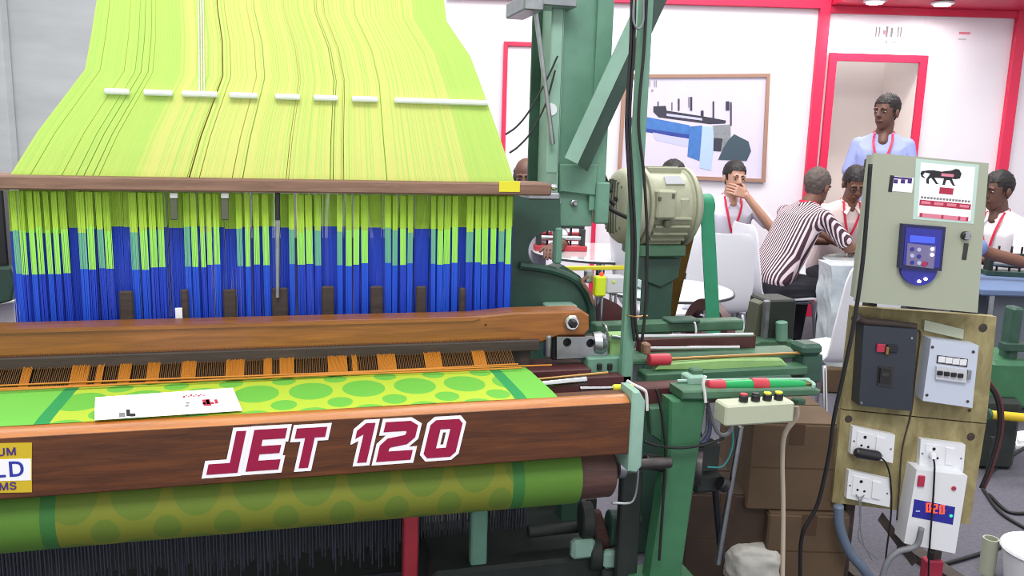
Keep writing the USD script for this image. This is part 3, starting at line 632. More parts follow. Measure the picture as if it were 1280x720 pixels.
# ------------------------------------------------------------------ the cloth: from the fell over the beam, behind it and round the roller
bl, br = atZ(65, 510, .886)[0], atZ(641, 483, .886)[0]
XCL, XCR = XL + .02, atY(703, 490, YB)[0] - .0
cloth_material(bl, br)
cloth_material(bl, br, 'cloth_back', (116, 124, 34), (95, 118, 35), (82, 124, 38), (48, 108, 46))  # darker copy of the cloth colours, holding the shade under the beam
prof = [(2.0, .878), (1.96, .884), (1.86, .889), (YB + .062, .892), (YB + .03, .8915), (YB + .019, .8875), (YB + .0745, .86)]
prof = [(2.0, .874), (1.95, .878), (1.86, .8795), (YB + .066, .8805), (YB + .038, .8795), (YB + .032, .8785)]
prof2 = [(YR - RRAD * math.cos(a), RC[1] + RRAD * math.sin(a)) for a in np.linspace(1.0, -4.6, 60)]
def sheet(prof, x0, x1, nx, wob=0.0, s0=0.0):
    p = np.array(prof); s = s0 + np.concatenate([[0], np.cumsum(np.linalg.norm(np.diff(p, axis=0), axis=1))]); xs = np.linspace(x0, x1, nx)
    V = np.array([[(x, y, z + wob * math.sin(9 * x + 3 * y)) for (y, z) in p] for x in xs]).reshape(-1, 3); U = np.array([[(x, t) for t in s] for x in xs]).reshape(-1, 2); k = len(p)
    i, j = np.meshgrid(np.arange(nx - 1), np.arange(k - 1), indexing='ij'); q = np.stack([i * k + j, (i + 1) * k + j, (i + 1) * k + j + 1, i * k + j + 1], -1).reshape(-1, 4)
    return TM(V, np.vstack([q[:, [0, 1, 2]], q[:, [0, 2, 3]]])), U
cl = Thing('woven_cloth', 'green and yellow cloth with oval motifs, woven on the loom', 'cloth', (0.0, 1.8, 0))
m, U = sheet(prof, XCL, XCR, 40, .0006, s0=.035); cl.add('woven_face', m, 'cloth', smooth=True, uv=U)
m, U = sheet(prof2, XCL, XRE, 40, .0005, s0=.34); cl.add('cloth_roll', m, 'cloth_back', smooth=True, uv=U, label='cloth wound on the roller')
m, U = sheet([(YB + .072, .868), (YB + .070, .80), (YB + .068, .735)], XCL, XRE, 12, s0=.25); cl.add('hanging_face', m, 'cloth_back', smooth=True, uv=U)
# ------------------------------------------------------------------ warp between the fell and the reed, and on to the back of the loom
wp = Thing('warp_yarns', 'orange and brown warp yarns between reed and green cloth', 'yarn', (0, 2.0, .87))
def warp(xs, z1): return np.stack([np.stack([xs, 0 * xs + y, 0 * xs + z], 1) for y, z in ((1.985, .878), (2.045, z1), (2.24, z1 + .02), (2.8, .76))], 1)
bands = [(28, 40), (90, 112), (150, 165), (185, 200), (228, 246), (283, 303), (330, 340), (350, 368), (410, 434), (472, 494), (530, 551), (590, 606), (440, 446), (300, 306), (122, 130)]
taken = []
for a, b in bands:
    x0, x1 = atY(a, 455, 2.03)[0], atY(b, 455, 2.03)[0]; taken.append((x0, x1)); xs = np.arange(x0, x1, .0016)
    wp.add('yarn_band', strands(warp(xs, .915 + .004 * rng.random(len(xs))), .0009, 3), 'warp_orange', smooth=True, label='orange yarn band')
xs = np.arange(XL + .03, atY(640, 455, 2.03)[0], .0042); xs = np.array([x for x in xs if not any(a - .001 < x < b + .001 for a, b in taken)])
wp.add('yarn_sheet', strands(warp(xs, .912 + .006 * rng.random(len(xs))), .0010, 3), 'warp_brown', kind='stuff', smooth=True)
xs = np.arange(XL + .03, atY(655, 470, 1.98)[0], .006)
for k, (dy, dz) in enumerate(((.0, .0), (-.012, .001), (.012, .002))):
    wp.add('fell_thread', tube([(x, 1.975 + dy + .006 * math.sin(5 * x + k * 2), .884 + dz) for x in np.linspace(XL + .02, atY(690 if k == 0 else 650, 467, 1.97)[0], 24)], .0022, 6), 'warp_orange', label='loose orange weft thread')
# ------------------------------------------------------------------ the harness: cords from above through the comb board, heddles below
hn = Thing('harness', 'curtain of lime and blue harness cords hanging above the loom', 'cords', (0, YC, 1.3))
def edge(pts):
    P = [atY(x, y, YC) for x, y in pts]; return np.array([p[0] for p in P]), np.array([p[2] for p in P])
lx, lz = edge([(15, 222), (50, 165), (109, 88), (117, 45), (124, 0)]); rx, rzz = edge([(641, 228), (625, 165), (600, 88), (585, 45), (556, 0)])
zs = np.array([atY(345, 226, YC)[2], lz[1], lz[2], lz[3], lz[4], 2.45, 2.62])
LX = np.array([*lx, lx[-1] + .025, lx[-1] + .04]); RX = np.array([*rx, rx[-1] - .10, rx[-1] - .14])
mats_up = ('cord_yellow', 'cord_lime', 'cord_green')
groups = {m: [] for m in mats_up}
for layer, (dy, n) in enumerate(((-.028, 640), (0.0, 640), (.028, 600))):
    for k in range(n):
        t = (k + .5 + rng.uniform(-.12, .12)) / n
        if layer == 0 and rng.random() < .02: continue
        g = (1 - t) * LX + t * RX
        yy = YC + dy + .003 * math.sin(t * 40) * np.linspace(0, 1, len(zs)); mm = mats_up[0] if .22 < t < .9 and rng.random() < .75 else (mats_up[1] if rng.random() < .6 else mats_up[2])
        groups[mm].append(np.stack([g, yy, zs], 1))
for mm, P in groups.items(): hn.add('upper_cords', strands(np.array(P), .00142), mm, kind='stuff', smooth=False)
# white guide rods woven through the cords: they show where they pass in front
for a, b in ((131, 162), (180, 216), (228, 272), (287, 322), (344, 375), (392, 422), (440, 472), (493, 610)):
    hn.add('guide_rod', rod(atY(a, 114 + (a - 131) * .031, YC - .036), atY(b, 114 + (b - 131) * .031, YC - .036), .0075, 10), 'glass_rod', label='white guide rod showing between the cords')
hn.add('cord_gap_strands', strands(np.array([np.stack([[atY(252 + o, 60, YC)[0] + .004 * s for s in (0, 1, 2)], [YC - .034] * 3, [1.53, 1.70, 2.2]], 1) for o in (-3, 0, 3)]), .0018), 'glass_rod', kind='stuff', smooth=True)  # white strands stand in for light showing through a gap in the cords
# heddle strips: each a flat bundle of threads, lime above and blue below
zt_, zm_, zl_, zb_ = atY(345, 242, YC)[2], atY(345, 285, YC)[2], atY(345, 330, YC)[2], .60
def strip(x0, x1, zsplit, y, top, blue, pitch=.0017, r=.0010):
    xs = np.arange(x0 + r, x1 - r * .5, pitch); j = rng.uniform(-.0012, .0012, len(xs)); w = rng.uniform(-.004, .004)
    mk = lambda zs_: np.stack([np.stack([xs + w * (zt_ - z) / .5 + j * (zt_ - z) * 2, y + 0 * xs + j, 0 * xs + z], 1) for z in zs_], 1)
    zj = zsplit + rng.uniform(-.004, .004)
    up = 'heddle_olive' if rng.random() < .7 else 'heddle_olive_dark'; zk = min(zm_ + rng.uniform(-.01, .006), zt_) if zsplit < zm_ - .03 else zj
    p = hn.add('heddle_strip', strands(mk((zt_, zk)), r), up, smooth=False)
    if zk > zj: hn.add('heddle_middle', strands(mk((zk, zj)), r), top, parent=p, smooth=False)
    hn.add('heddle_lower', strands(mk((zj, zj * .6 + zb_ * .4, zb_)), r), blue, parent=p, smooth=False)
px = 14.0
while px < 640:                                                     # back layer: blue reaches up to the comb shade
    w = rng.uniform(14, 19); x0, x1 = atY(px, 300, YC + .012)[0], atY(min(px + w, 641), 300, YC + .012)[0]
    strip(x0, x1, zm_ - (.012 if px < 80 else 0), YC + .012, 'heddle_olive', 'heddle_blue_deep', .0020, .0012); px += w + rng.uniform(.5, 2.2)
for a, b in ((15, 86), (98, 142), (163, 208), (230, 276), (294, 337), (360, 402), (420, 461), (479, 518), (536, 573), (582, 640)):
    n = max(4, round((b - a) / 10)); e = np.linspace(a, b, n + 1)
    for k in range(n):
        x0, x1 = atY(e[k] + rng.uniform(.3, 2.4), 310, YC - .02)[0], atY(e[k + 1] - rng.uniform(.2, 1.6), 310, YC - .02)[0]
        strip(x0, x1, zl_ - (.016 if a < 20 else .006 if a < 170 else 0), YC - .02, 'heddle_teal' if (k % n == 0 or rng.random() < .25) else 'heddle_lime', 'heddle_blue_deep' if rng.random() < .35 else 'heddle_blue')
bk = np.arange(lx[0] + .004, atY(640, 300, YC + .035)[0], .0021); bkz = lambda zs_: strands(np.array([[(x, YC + .035, z) for z in zs_] for x in bk]), .0012)
hn.add('back_heddles', bkz((zt_, zm_)), 'heddle_olive_dark', kind='stuff', smooth=True); hn.add('back_heddles', bkz((zm_, zb_)), 'heddle_blue_deep', kind='stuff', smooth=True)
for x0, x1, y0, y1 in ((149, 167, 364, 410), (226, 236, 362, 410), (279, 296, 362, 410), (340, 360, 360, 410), (402, 418, 358, 405), (463, 479, 358, 405), (520, 533, 358, 402), (574, 582, 360, 400)):
    hn.add('spacer_slat', pbox(x0, y0, x1, y1, YC - .04, .012), 'wood_dark', label='dark strip between heddle groups')  # dark strips set at the breaks between heddle groups
    
hn.add('side_rod', rod(atY(347, 275, YC - .05), atY(347, 372, YC - .05), .005, 12), 'steel', label='slim pale steel rod'); hn.add('side_rod', rod(atY(347, 241, YC - .05), atY(347, 275, YC - .05), .006, 12), 'black_plastic')
for x in (217, 281): hn.add('cord_clip', pbox(x - 5, 241, x + 5, 248, YC - .06, .01, .002), 'white_plastic'); hn.add('clip_bar', pbox(x - 5, 248, x + 5, 275, YC - .058, .008, .002), 'motor_dark')
hn.add('tag', pbox(219, 385, 228, 402, YC - .05, .004, .001), 'white_paper')
xs = np.arange(XL + .05, .66, .0085); lz0 = rng.uniform(.26, .34, len(xs))
lay = np.concatenate([np.stack([np.stack([xs + rng.uniform(-.002, .002, len(xs)), 0 * xs + y, z], 1) for z in (0 * xs + .62, lz0 + dz)], 1) for y, dz in ((YC - .04, 0), (YC, .02), (YC + .05, -.02))])
hn.add('lingo_weights', strands(lay, .0022), 'lingo', kind='stuff', smooth=True, label='dark hanging lingo weights')
# ================================================================== things on and around the loom
# motor, its axis along the loom
c = atY(815, 258, 2.6); MX0, MX1, MZ, MR = atY(764, 258, 2.6)[0], atY(866, 258, 2.6)[0], c[2], .128; MY = 2.6
t = Thing('electric_motor', 'beige green electric motor with cooling ribs behind the slim loom post', 'motor', (c[0], MY, MZ))
L = MX1 - MX0
t.add('fan_cover', turned([(0, .03), (.002, .085), (.018, .112), (.035, MR - .004), (.075, MR - .002), (.078, MR - .012)], (MX0, MY, MZ), (1, 0, 0), 48), 'motor_beige', smooth=40)
for k in range(9):
    y = -.085 + .17 * k / 8; h = math.sqrt(max(.0, .1 ** 2 - y * y)) * .9
    t.add('cover_slot', cbox(MX0 - .004 + .018 * (abs(y) / .09) ** 2, MY + y - .004, MZ - h, MX0 + .02 + .012 * (abs(y) / .09), MY + y + .004, MZ + h, .001), 'motor_dark')
t.add('body', turned([(.07, MR - .012), (.10, MR - .01), (L - .06, MR - .01), (L - .055, MR - .004), (L - .03, MR - .004), (L - .01, MR - .03), (L, .05)], (MX0, MY, MZ), (1, 0, 0), 48), 'motor_beige', smooth=40)
for a in np.arange(0, 2 * math.pi, math.pi / 14):
    if not (.35 < a < 1.75): t.add('cooling_rib', moved(cbox(MX0 + .11, -.003, MR - .02, MX1 - .065, .003, MR + .006, .001), frame((0, MY, MZ), (1, 0, 0), (0, math.cos(a), math.sin(a)), (0, -math.sin(a), math.cos(a)))), 'motor_beige')
for x in (MX0 + .085, MX1 - .05): t.add('end_ring', turned([(0, MR), (.003, MR + .004), (.014, MR + .004), (.017, MR)], (x, MY, MZ), (1, 0, 0), 48), 'motor_beige', smooth=40)
def mbox(x0, y0, x1, y1, dy, dep, b=.004): return pbox(x0, y0, x1, y1, MY - MR + dy, dep, b)
p = t.add('terminal_box', mbox(822, 238, 846, 274, -.02, .06, .006), 'motor_beige'); t.add('box_screw', mbox(824, 246, 827, 251, -.024, .008, .001), 'motor_dark', parent=p); t.add('box_screw', mbox(841, 242, 844, 248, -.024, .008, .001), 'motor_dark', parent=p)
q = [atY(x, y, MY - .085) for x, y in ((831, 231), (855, 231), (853, 222), (833, 222))]
t.add('nameplate', [hull([v + [0, dy + (0.03 if i > 1 else 0), dz] for i, v in enumerate(q) for dy, dz in ((-.012, .004), (0, -.006))])], 'chrome', label='shiny metal nameplate')
t.add('side_cover', mbox(848, 246, 864, 276, .01, .05, .01), 'motor_beige'); t.add('cable_gland', rod(atY(834, 275, MY - MR), atY(834, 284, MY - MR), .012), 'motor_dark')
c2 = atY(775, 248, 2.585); t.add('cover_hole', turned([(0, .008), (.006, .008)], (MX0 - .002, MY - .045, c2[2]), (-1, -.2, 0), 14), 'black_rubber')
t.add('mount_foot', pbox(800, 307, 858, 322, MY - .08, .16, .006), 'green_rail'); t.add('mount_bracket', ppoly([(806, 322), (852, 322), (848, 348), (826, 360), (806, 352)], MY - .04, .08), 'green_dark')
t.add('mount_leg', cbox(atY(806, 340, MY)[0], MY - .03, 0.0, atY(838, 340, MY)[0], MY + .03, MZ - .17, .006), 'green_dark')
PX = MX1 + .03
t.add('pulley', turned([(0, .045), (.006, .045), (.01, .036), (.05, .036), (.054, .045), (.06, .045)], (PX - .03, MY, MZ), (1, 0, 0), 28), 'belt_green')
# flat drive belt from the pulley down to the flywheel: green outside, ochre inside
def belt_path(c1, r1, c2, r2, n=20):
    c1, c2 = np.array(c1, float), np.array(c2, float); d = c2 - c1; L = np.linalg.norm(d); th = math.atan2(d[1], d[0]); b = math.acos((r1 - r2) / L)
    a1 = np.linspace(th + b, th + 2 * math.pi - b, n); a2 = np.linspace(th - b, th + b, n)
    return np.vstack([c1 + r1 * np.stack([np.cos(a1), np.sin(a1)], 1), c2 + r2 * np.stack([np.cos(a2), np.sin(a2)], 1)])
def belt(grow, x0, x1, th):
    A_ = belt_path((MY, MZ), .040 + grow, (WCY, WCZ), WR + .002 + grow); B_ = belt_path((MY, MZ), .040 + grow + th, (WCY, WCZ), WR + .002 + grow + th); n = len(A_); V = []
    for P, x in ((A_, x0), (B_, x0), (B_, x1), (A_, x1)): V += [(x, y, z) for y, z in P]
    F = []
    for s in range(4):
        for i in range(n):
            a, b, c_, d = s * n + i, s * n + (i + 1) % n, ((s + 1) % 4) * n + (i + 1) % n, ((s + 1) % 4) * n + i; F += [(a, b, c_), (a, c_, d)]
    m = TM(V, F); trimesh.repair.fix_normals(m); return m
t = Thing('drive_belt', 'flat drive belt, green outside and ochre inside, right of the motor', 'belt', (PX, MY, 1.0))
t.add('outer_face', belt(.0025, PX - .025, PX + .025, .002), 'belt_green', smooth=40); t.add('inner_face', belt(0, PX - .0245, PX + .0245, .0025), 'belt_ochre', smooth=40, label='ochre inner face of the belt')
# shuttle lying on the tray
def loft(path, radii, sides=16, sy=1.0): 
    m = tube(path, radii, sides, smooth=False); return m
s0, s1 = atY(889, 482, 1.875), atY(1013, 480.5, 1.875)
sh = lambda s: s0 + (s1 - s0) * s
t = Thing('weaving_shuttle', 'green boat shuttle with red bands lying on the green tray', 'shuttle', sh(.5))
t.add('body', tube([sh(s) for s in np.linspace(.10, .93, 14)], [.009 + .0075 * math.sin(math.pi * min(1, max(0, (s - .02) / .95))) ** .8 for s in np.linspace(.10, .93, 14)], 16, smooth=False), 'green_vivid', smooth=40)
t.add('red_band', tube([sh(s) for s in (-.04, -.03, .10, .12)], [.010, .0145, .0165, .015], 16, smooth=False), 'red_paint', label='red end sleeve'); t.add('red_band', tube([sh(s) for s in (.39, .40, .54, .55)], [.0175, .0195, .0195, .0175], 16, smooth=False), 'red_paint', label='red middle sleeve')
t.add('tip', tube([sh(s) for s in (.93, .97, 1.0)], [.009, .006, .002], 12, smooth=False), 'brass')
# white string tied at the tray and one at the rail
one('string_tie', 'white string tied round the green tray beside the red shuttle end', 'string', tube([atY(882, 470, 1.83), atY(879, 480, 1.832), atY(881, 492, 1.835), atY(882, 503, 1.837)], .004), 'cable_white')
one('string_tie', 'short white string hanging over the dark green back rail', 'string', tube([atY(868, 403, 2.19), atY(869, 405, 2.19), atY(870, 411, 2.19), atY(870, 416, 2.19)], .003), 'cable_white')
one('string_tie', 'white string bent over the maroon cross bar right of the yellow handle', 'string', tube([atY(784, 476, 1.9), atY(790, 480, 1.9), atY(804, 487, 1.9), atY(808, 493, 1.9), atY(809, 513, 1.9)], .0042), 'cable_white')
t = Thing('screwdriver', 'screwdriver with a yellow handle lying right end of the beam', 'screwdriver', atY(770, 485, YB + .05))
a, b, c2 = atY(725, 486, YB + .085), atY(766, 485, YB + .085), atY(791, 484.5, YB + .085)
t.add('shaft', rod(a, b, .0045), 'chrome'); t.add('handle', tube([b, b + (c2 - b) * .1, b + (c2 - b) * .9, c2], [.007, .009, .009, .006], 12, smooth=False), 'yellow_plastic')
# paper sheet lying on the cloth
pc = [atZ(x, y, .884) for x, y in ((118, 525.5), (303, 513.5), (291, 485), (119, 497))]
o = pc[0]; pz = np.array([0, 0, .002])
t = Thing('paper_card', 'white printed paper card lying on the green cloth', 'paper', o)
V = [p + pz * k for k in (0, .4) for p in pc]; t.add('sheet', hull(V), 'white_paper', smooth=False)
def on_card(u, v): return (pc[0] * (1 - u) + pc[1] * u) * (1 - v) + (pc[3] * (1 - u) + pc[2] * u) * v + pz * .5
def cardmark(name, u0, v0, u1, v1, m): t.add(name, hull([on_card(u, v) + pz * k for u in (u0, u1) for v in (v0, v1) for k in (0, .15)]), m, smooth=False)
for k in range(9): cardmark('printed_line', .615 + .018 * k, .70 + .05 * (k % 2), .63 + .018 * k, .76 + .05 * (k % 2), 'pink_ink' if k % 3 else 'red_ink')
for k in range(4): cardmark('printed_line', .74 + .03 * k, .34, .762 + .03 * k, .42 + .1 * (k % 2), 'red_ink')
cardmark('printed_emblem', .745, .28, .80, .55, 'red_ink'); cardmark('printed_emblem', .615, .30, .64, .36, 'grey_ink'); cardmark('printed_emblem', .625, .42, .65, .47, 'grey_ink')
cardmark('printed_figure', .21, .06, .235, .34, 'black_ink'); cardmark('printed_figure', .235, .04, .27, .16, 'black_ink'); cardmark('printed_figure', .16, .04, .20, .22, 'grey_ink')
# push-button box under the tray
t = Thing('push_button_box', 'cream push button box hanging under the green tray', 'control box', atY(950, 515, 1.86))
t.add('case', pbox(907, 505, 993, 531, 1.775, .06, .005), 'beige_plastic')
for x, m in ((929, 'red_paint'), (944, 'black_plastic'), (958.5, 'yellow_plastic'), (972.5, 'yellow_plastic')):
    b = atY(x, 503, 1.80); b[2] = atY(950, 505, 1.775)[2]
    p = t.add('button', rod(b, b + [0, 0, .017], .0115, 18), 'black_plastic'); t.add('button_cap', rod(b + [0, 0, .0165], b + [0, 0, .021], .0095, 18), m, parent=p)
# small limit switch with yellow tag beside the casting
t = Thing('yellow_switch', 'bright yellow green switch block with a red lamp beside the casting', 'switch', atY(752, 357, 2.3))
t.add('block', pbox(745, 346, 758, 371, 2.3, .03), 'yellow_tag'); t.add('lamp', rod(atY(752, 346, 2.315), atY(752, 341, 2.315), .006, 12), 'led_red'); t.add('stem', pbox(750, 371, 754, 405, 2.31, .01), 'steel')
t = Thing('sensor_box', 'pale grey sensor box on thin rods right of the yellow switch', 'box', atY(768, 358, 2.36))
t.add('case', pbox(758, 346, 783, 367, 2.36, .05), 'grey_box'); t.add('rod', pbox(762, 367, 765, 405, 2.37, .01), 'steel'); t.add('rod', pbox(768, 367, 771, 405, 2.37, .01), 'steel'); t.add('mark', pbox(766, 351, 769, 354, 2.357, .004, .0005), 'yellow_tag')
t = Thing('yarn_feeder', 'small steel feeder fitting between casting and yellow switch', 'fitting', atY(738, 360, 2.3))
t.add('clip', pbox(732, 338, 742, 354, 2.33, .02), 'steel'); t.add('arm', tube([atY(735, 345, 2.33), atY(728, 352, 2.33), atY(736, 365, 2.33), atY(742, 380, 2.33)], .006), 'wood_comb')
one('crank_cover', 'dark maroon rounded cover below the yellow switch', 'cover', hull([p for x, y in ((742, 405), (742, 385), (755, 372), (772, 380), (786, 392), (786, 405)) for p in (atY(x, y, 2.36), atY(x, y, 2.44))]), 'maroon')
one('feed_rail', 'thin pale yellow rail behind the casting at right', 'rail', pbox(700, 333, 785, 338, 2.50, .02, .002), 'yellow_plastic')
# cables on the loom
def cable(label, pts, r, m, cat_='cable', name='cable'): return one(name, label, cat_, tube(pts, r, 8, n=10), m, smooth=True)
for k, (dx, lab) in enumerate(((0, 'black cable running down the left edge of the slim post'), (4, 'black cable beside the left edge cable on the slim post'), (19, 'black cable hanging along the right edge of the slim post'))):
    cable(lab, [atY(x + dx * (1 if k < 2 else s), y, 1.965) for x, y, s in ((790, -15, 1), (788, 60, .9), (783, 150, .8), (786, 220, 1), (790, 300, 1), (789, 380, .95), (793, 426, .5))], .0042, 'cable_black')
cable('grey cable looped at the top of the slim post', [atY(x, y, 1.955) for x, y in ((793, -10), (792, 25), (798, 36), (804, 25), (803, -10))], .003, 'cable_grey')
one('cable_tie', 'thin tie wrapped round the slim post below the motor', 'tie', tube([atY(784, 394, 1.955), atY(796, 396, 1.962), atY(809, 395, 1.972)], .0025), 'brass')
cable('thin dark wire looping left from the column near the door', [atY(x, y, 2.38) for x, y in ((697, 70), (684, 98), (662, 138), (646, 158), (632, 168))], .0028, 'cable_black', 'wire', 'wire')
cable('thin dark wire lower on the column above the bald man', [atY(x, y, 2.38) for x, y in ((694, 88), (682, 130), (664, 165), (648, 183), (637, 191))], .0028, 'cable_black', 'wire', 'wire')
for k, (p, lab) in enumerate(((((744, 195), (753, 215), (764, 240)), 'upper black cable from column to motor'), (((748, 236), (756, 244), (768, 256)), 'middle black cable from column to motor'), (((752, 252), (764, 262), (784, 272)), 'lower black cable from column to motor'))):
    cable(lab, [atY(x, y, 2.46) for x, y in p], .0065, 'cable_black')
cable('grey cable looping from the tray to the button box', [atY(x, y, 1.9) for x, y in ((884, 503), (890, 525), (899, 542), (910, 542), (915, 530), (910, 512))], .0055, 'cable_grey')
for k in range(4): cable(f'{("first","second","third","fourth")[k]} loop from the left in the bundle of dark blue wires under the tray', [atY(x, y, 1.92 + .012 * k) for x, y in ((874 + 2 * k, 504), (864 + 3 * k, 525), (868 + 4 * k, 552), (882 + 2 * k, 540), (884 + k, 510))], .0035, 'cable_blue' if k % 2 else 'cable_grey', 'wire', 'wire')
cable('thin teal wire hanging under the button box', [atY(x, y, 1.94) for x, y in ((916, 535), (915, 560), (904, 582), (884, 584))], .0028, 'cable_teal', 'wire', 'wire')
cable('dark cable sagging across the green leg', [atY(x, y, 1.83) for x, y in ((806, 552), (822, 557), (850, 560), (880, 556), (905, 548))], .0035, 'cable_black')
cable('black cable running down in front of the maroon cross bar', [atY(x, y, 1.83) for x, y in ((820, 486), (824, 500), (829, 530), (832, 570), (828, 640), (824, 700))], .0038, 'cable_black')
fz = lambda p: np.array([p[0], p[1], .012])
p1 = atY(979, 640, 1.98)
cable('thick beige cable dropping from the button box to the floor', [atY(996, 508, 1.93), atY(995, 522, 1.93), atY(981, 543, 1.95), atY(978, 575, 1.97), p1, atY(978, 735, 1.98)], .0068, 'cable_beige')
cable('long black cable hanging in front of the boxes from beside the cabinet', [atD(x, y, 2.45) for x, y in ((1088, 205), (1084, 260), (1078, 330), (1068, 400), (1056, 460), (1043, 520), (1036, 570), (1022, 630), (1003, 668), (1000, 720), (1000, 790))], .0062, 'cable_black')
# ------------------------------------------------------------------ the wooden board with its electrics
class Panel:
    def __init__(s, TL, TR, BL, D, n=0.0):
        a, b, c = atD(*TL, D), atD(*TR, D), atD(*BL, D); s.o = a; s.ex = (b - a) / np.linalg.norm(b - a); s.ez = (a - c) / np.linalg.norm(a - c)
        s.N = np.cross(s.ez, s.ex) * -1; s.N /= np.linalg.norm(s.N)
        if s.N @ FH > 0: s.N = -s.N
    def uv(s, px, py, n=0.0):
        d = ray(px, py); q = CAM + d * (((s.o + s.N * n - CAM) @ s.N) / (d @ s.N)) - s.o - s.N * n
        g = np.linalg.lstsq(np.stack([s.ex, s.ez], 1), q, rcond=None)[0]; return g
    def at(s, u, v, n): return s.o + s.ex * u + s.ez * v + s.N * n
    def box(s, x0, y0, x1, y1, n0, n1, b=.002):
        """Box by its top left and bottom right pixel, standing from n0 to n1 proud of the panel."""
        u0, v0 = s.uv(x0, y0, n1); u1, v1 = s.uv(x1, y1, n1)
        m = cbox(u0, v1, n0, u1, v0, n1, b); m = moved(m, frame(s.o, s.ex, s.ez, s.N)); 
        if m.volume < 0: m.invert()
        return m
    def poly(s, pts, n0, n1): 
        P = [s.uv(x, y, n1) for x, y in pts]; return extrude(Polygon(P).buffer(0), n1 - n0, frame(s.o + s.N * n0, s.ex, s.ez, s.N))
    def disc(s, x, y, r, n0, n1, sides=18):
        u, v = s.uv(x, y, n1); return rod(s.at(u, v, n0), s.at(u, v, n1), r, sides)
    def pt(s, x, y, n): u, v = s.uv(x, y, n); return s.at(u, v, n)
    def text(s, t, txt, x, y, h, n, m, name='printed_letter', bold=True):
        t.add(name, moved(meshkit.text_mesh(txt, h, .0004, bold), frame(s.pt(x, y, n), s.ex, s.ez, s.N)), m, smooth=False)
B = Panel((1067, 384), (1246, 395), (1040, 628), 2.6)
t = Thing('mounting_board', 'weathered wooden board on a stand holding switches and sockets', 'board', B.pt(1150, 520, 0) * [1, 1, 0])
t.add('plank', B.poly([(1066, 383), (1246, 396), (1233, 529), (1052, 511)], -.03, 0), 'wood_board'); t.add('plank', B.poly([(1051.5, 512.5), (1232.5, 530.5), (1212, 656), (1140, 640), (1040, 628)], -.03, -.001), 'wood_board')
for x, y, r in ((1229, 410, .014), (1061, 524, .012), (1214, 546, .013), (1212, 513, .006), (1069, 398, .012)): t.add('knot_hole', B.disc(x, y, r, -.004, .0012), 'wood_dark')
for x in (1085, 1205):
    a = B.pt(x, 400, -.05); t.add('stand_leg', cbox(a[0] - .018, a[1] - .015, 0, a[0] + .018, a[1] + .015, 1.38, .003), 'wood_dark')
a, b = B.pt(1085, 620, -.05), B.pt(1205, 640, -.05); 
for p in (a, b): t.add('stand_foot', hull([p + [dx, dy, dz - p[2]] for dx in (-.03, .03) for dy in (-.25, .25) for dz in (0, .03)]), 'wood_dark')
# control cabinet
CB = Panel((1093, 190), (1237, 203), (1068, 379), 2.52)
t = Thing('control_cabinet', 'pale grey green metal control cabinet on top of the wooden board', 'cabinet', CB.pt(1145, 385, -.1))
t.add('body', CB.poly([(1098, 194), (1234, 206), (1220, 389), (1076, 376)], -.09, -.006), 'cabinet_side'); t.add('door', CB.poly([(1093, 191), (1236, 204), (1222, 391), (1069, 377)], -.004, 0.012), 'cabinet_paint')
t.add('film', CB.poly([(1145, 198), (1224, 206), (1217, 280), (1141, 274)], .0122, .0128), 'film_green', label='clear film over the printed notice'); K = .0130; K2 = .0134
t.add('notice', CB.poly([(1151, 203), (1219, 209), (1213, 276), (1147, 270)], .0126, K), 'white_paper', label='white printed notice with a walking lion')
lion = [(1152, 214), (1160, 213), (1168, 213), (1177, 214.5), (1190, 213), (1195, 211), (1199, 212), (1202, 217), (1200, 223), (1195, 224), (1190, 223.5), (1193, 231), (1195, 232), (1191, 232), (1187, 225), (1183, 225), (1181, 231), (1178, 231), (1180, 223), (1168, 222), (1172, 229), (1174, 230), (1170, 230), (1164, 222), (1161, 224), (1161, 230), (1158, 229), (1158, 224), (1163, 217), (1156, 215.5), (1153.5, 219), (1157, 223), (1152, 221), (1150.5, 217)]
t.add('lion_print', CB.poly(lion, K - .0002, K2), 'black_ink', label='dark walking lion emblem')
t.add('print_block', CB.box(1175, 234, 1191, 243.5, K - .0002, K2, .0001), 'red_ink'); t.add('lion_plate', CB.box(1177, 216.5, 1192, 221.5, K2 - .0002, K2 + .0003, .0001), 'pink_ink')
for k in range(16): x = 1151.5 + k * 3.9; t.add('printed_line', CB.box(x, 245.2 + (x - 1151) * .09, x + 2.4, 248 + (x - 1151) * .09, K - .0002, K2, .0001), 'grey_ink')
for k in range(4): x = 1150 + k * 16; y = 249.5 + k * 1.5; t.add('print_bar', CB.box(x, y, x + 15, y + 8.2, K - .0002, K2, .0001), 'red_ink'); t.add('print_bar', CB.box(x + 2, y + 1.6, x + 13, y + 6, K2 - .0002, K2 + .0003, .0001), 'pink_ink')
t.add('print_bar', CB.poly([(1149.5, 266), (1210, 271.5), (1209.5, 277), (1149, 271)], K - .0002, K2), 'pink_ink')
for x in (1150.5, 1177, 1198, 1208): t.add('print_bar', CB.box(x, 266 + (x - 1150) * .09, x + 2, 271 + (x - 1150) * .09, K2 - .0002, K2 + .0003, .0001), 'red_ink')
t.add('sticker', CB.box(1114, 220, 1140, 241, .012, K, .0002), 'white_paper', label='white sticker with navy top'); t.add('sticker_edge', CB.box(1113, 219, 1115, 240, .012, K2, .0002), 'black_ink'); t.add('sticker_band', CB.box(1116, 220.5, 1140, 225, K - .0002, K2, .0001), 'purple_ink')
for x in (1117.5, 1126.5, 1135): t.add('sticker_tooth', CB.box(x, 224, x + 4.5, 229.5, K - .0002, K2, .0001), 'purple_ink')
p = t.add('keypad_frame', CB.poly([(1129, 280), (1182.5, 284), (1177, 339), (1124.5, 335)], .012, .034), 'navy'); t.add('keypad_face', CB.poly([(1132.5, 284), (1178, 287.5), (1174, 335), (1129, 331)], .033, .036), 'blue_panel', parent=p)
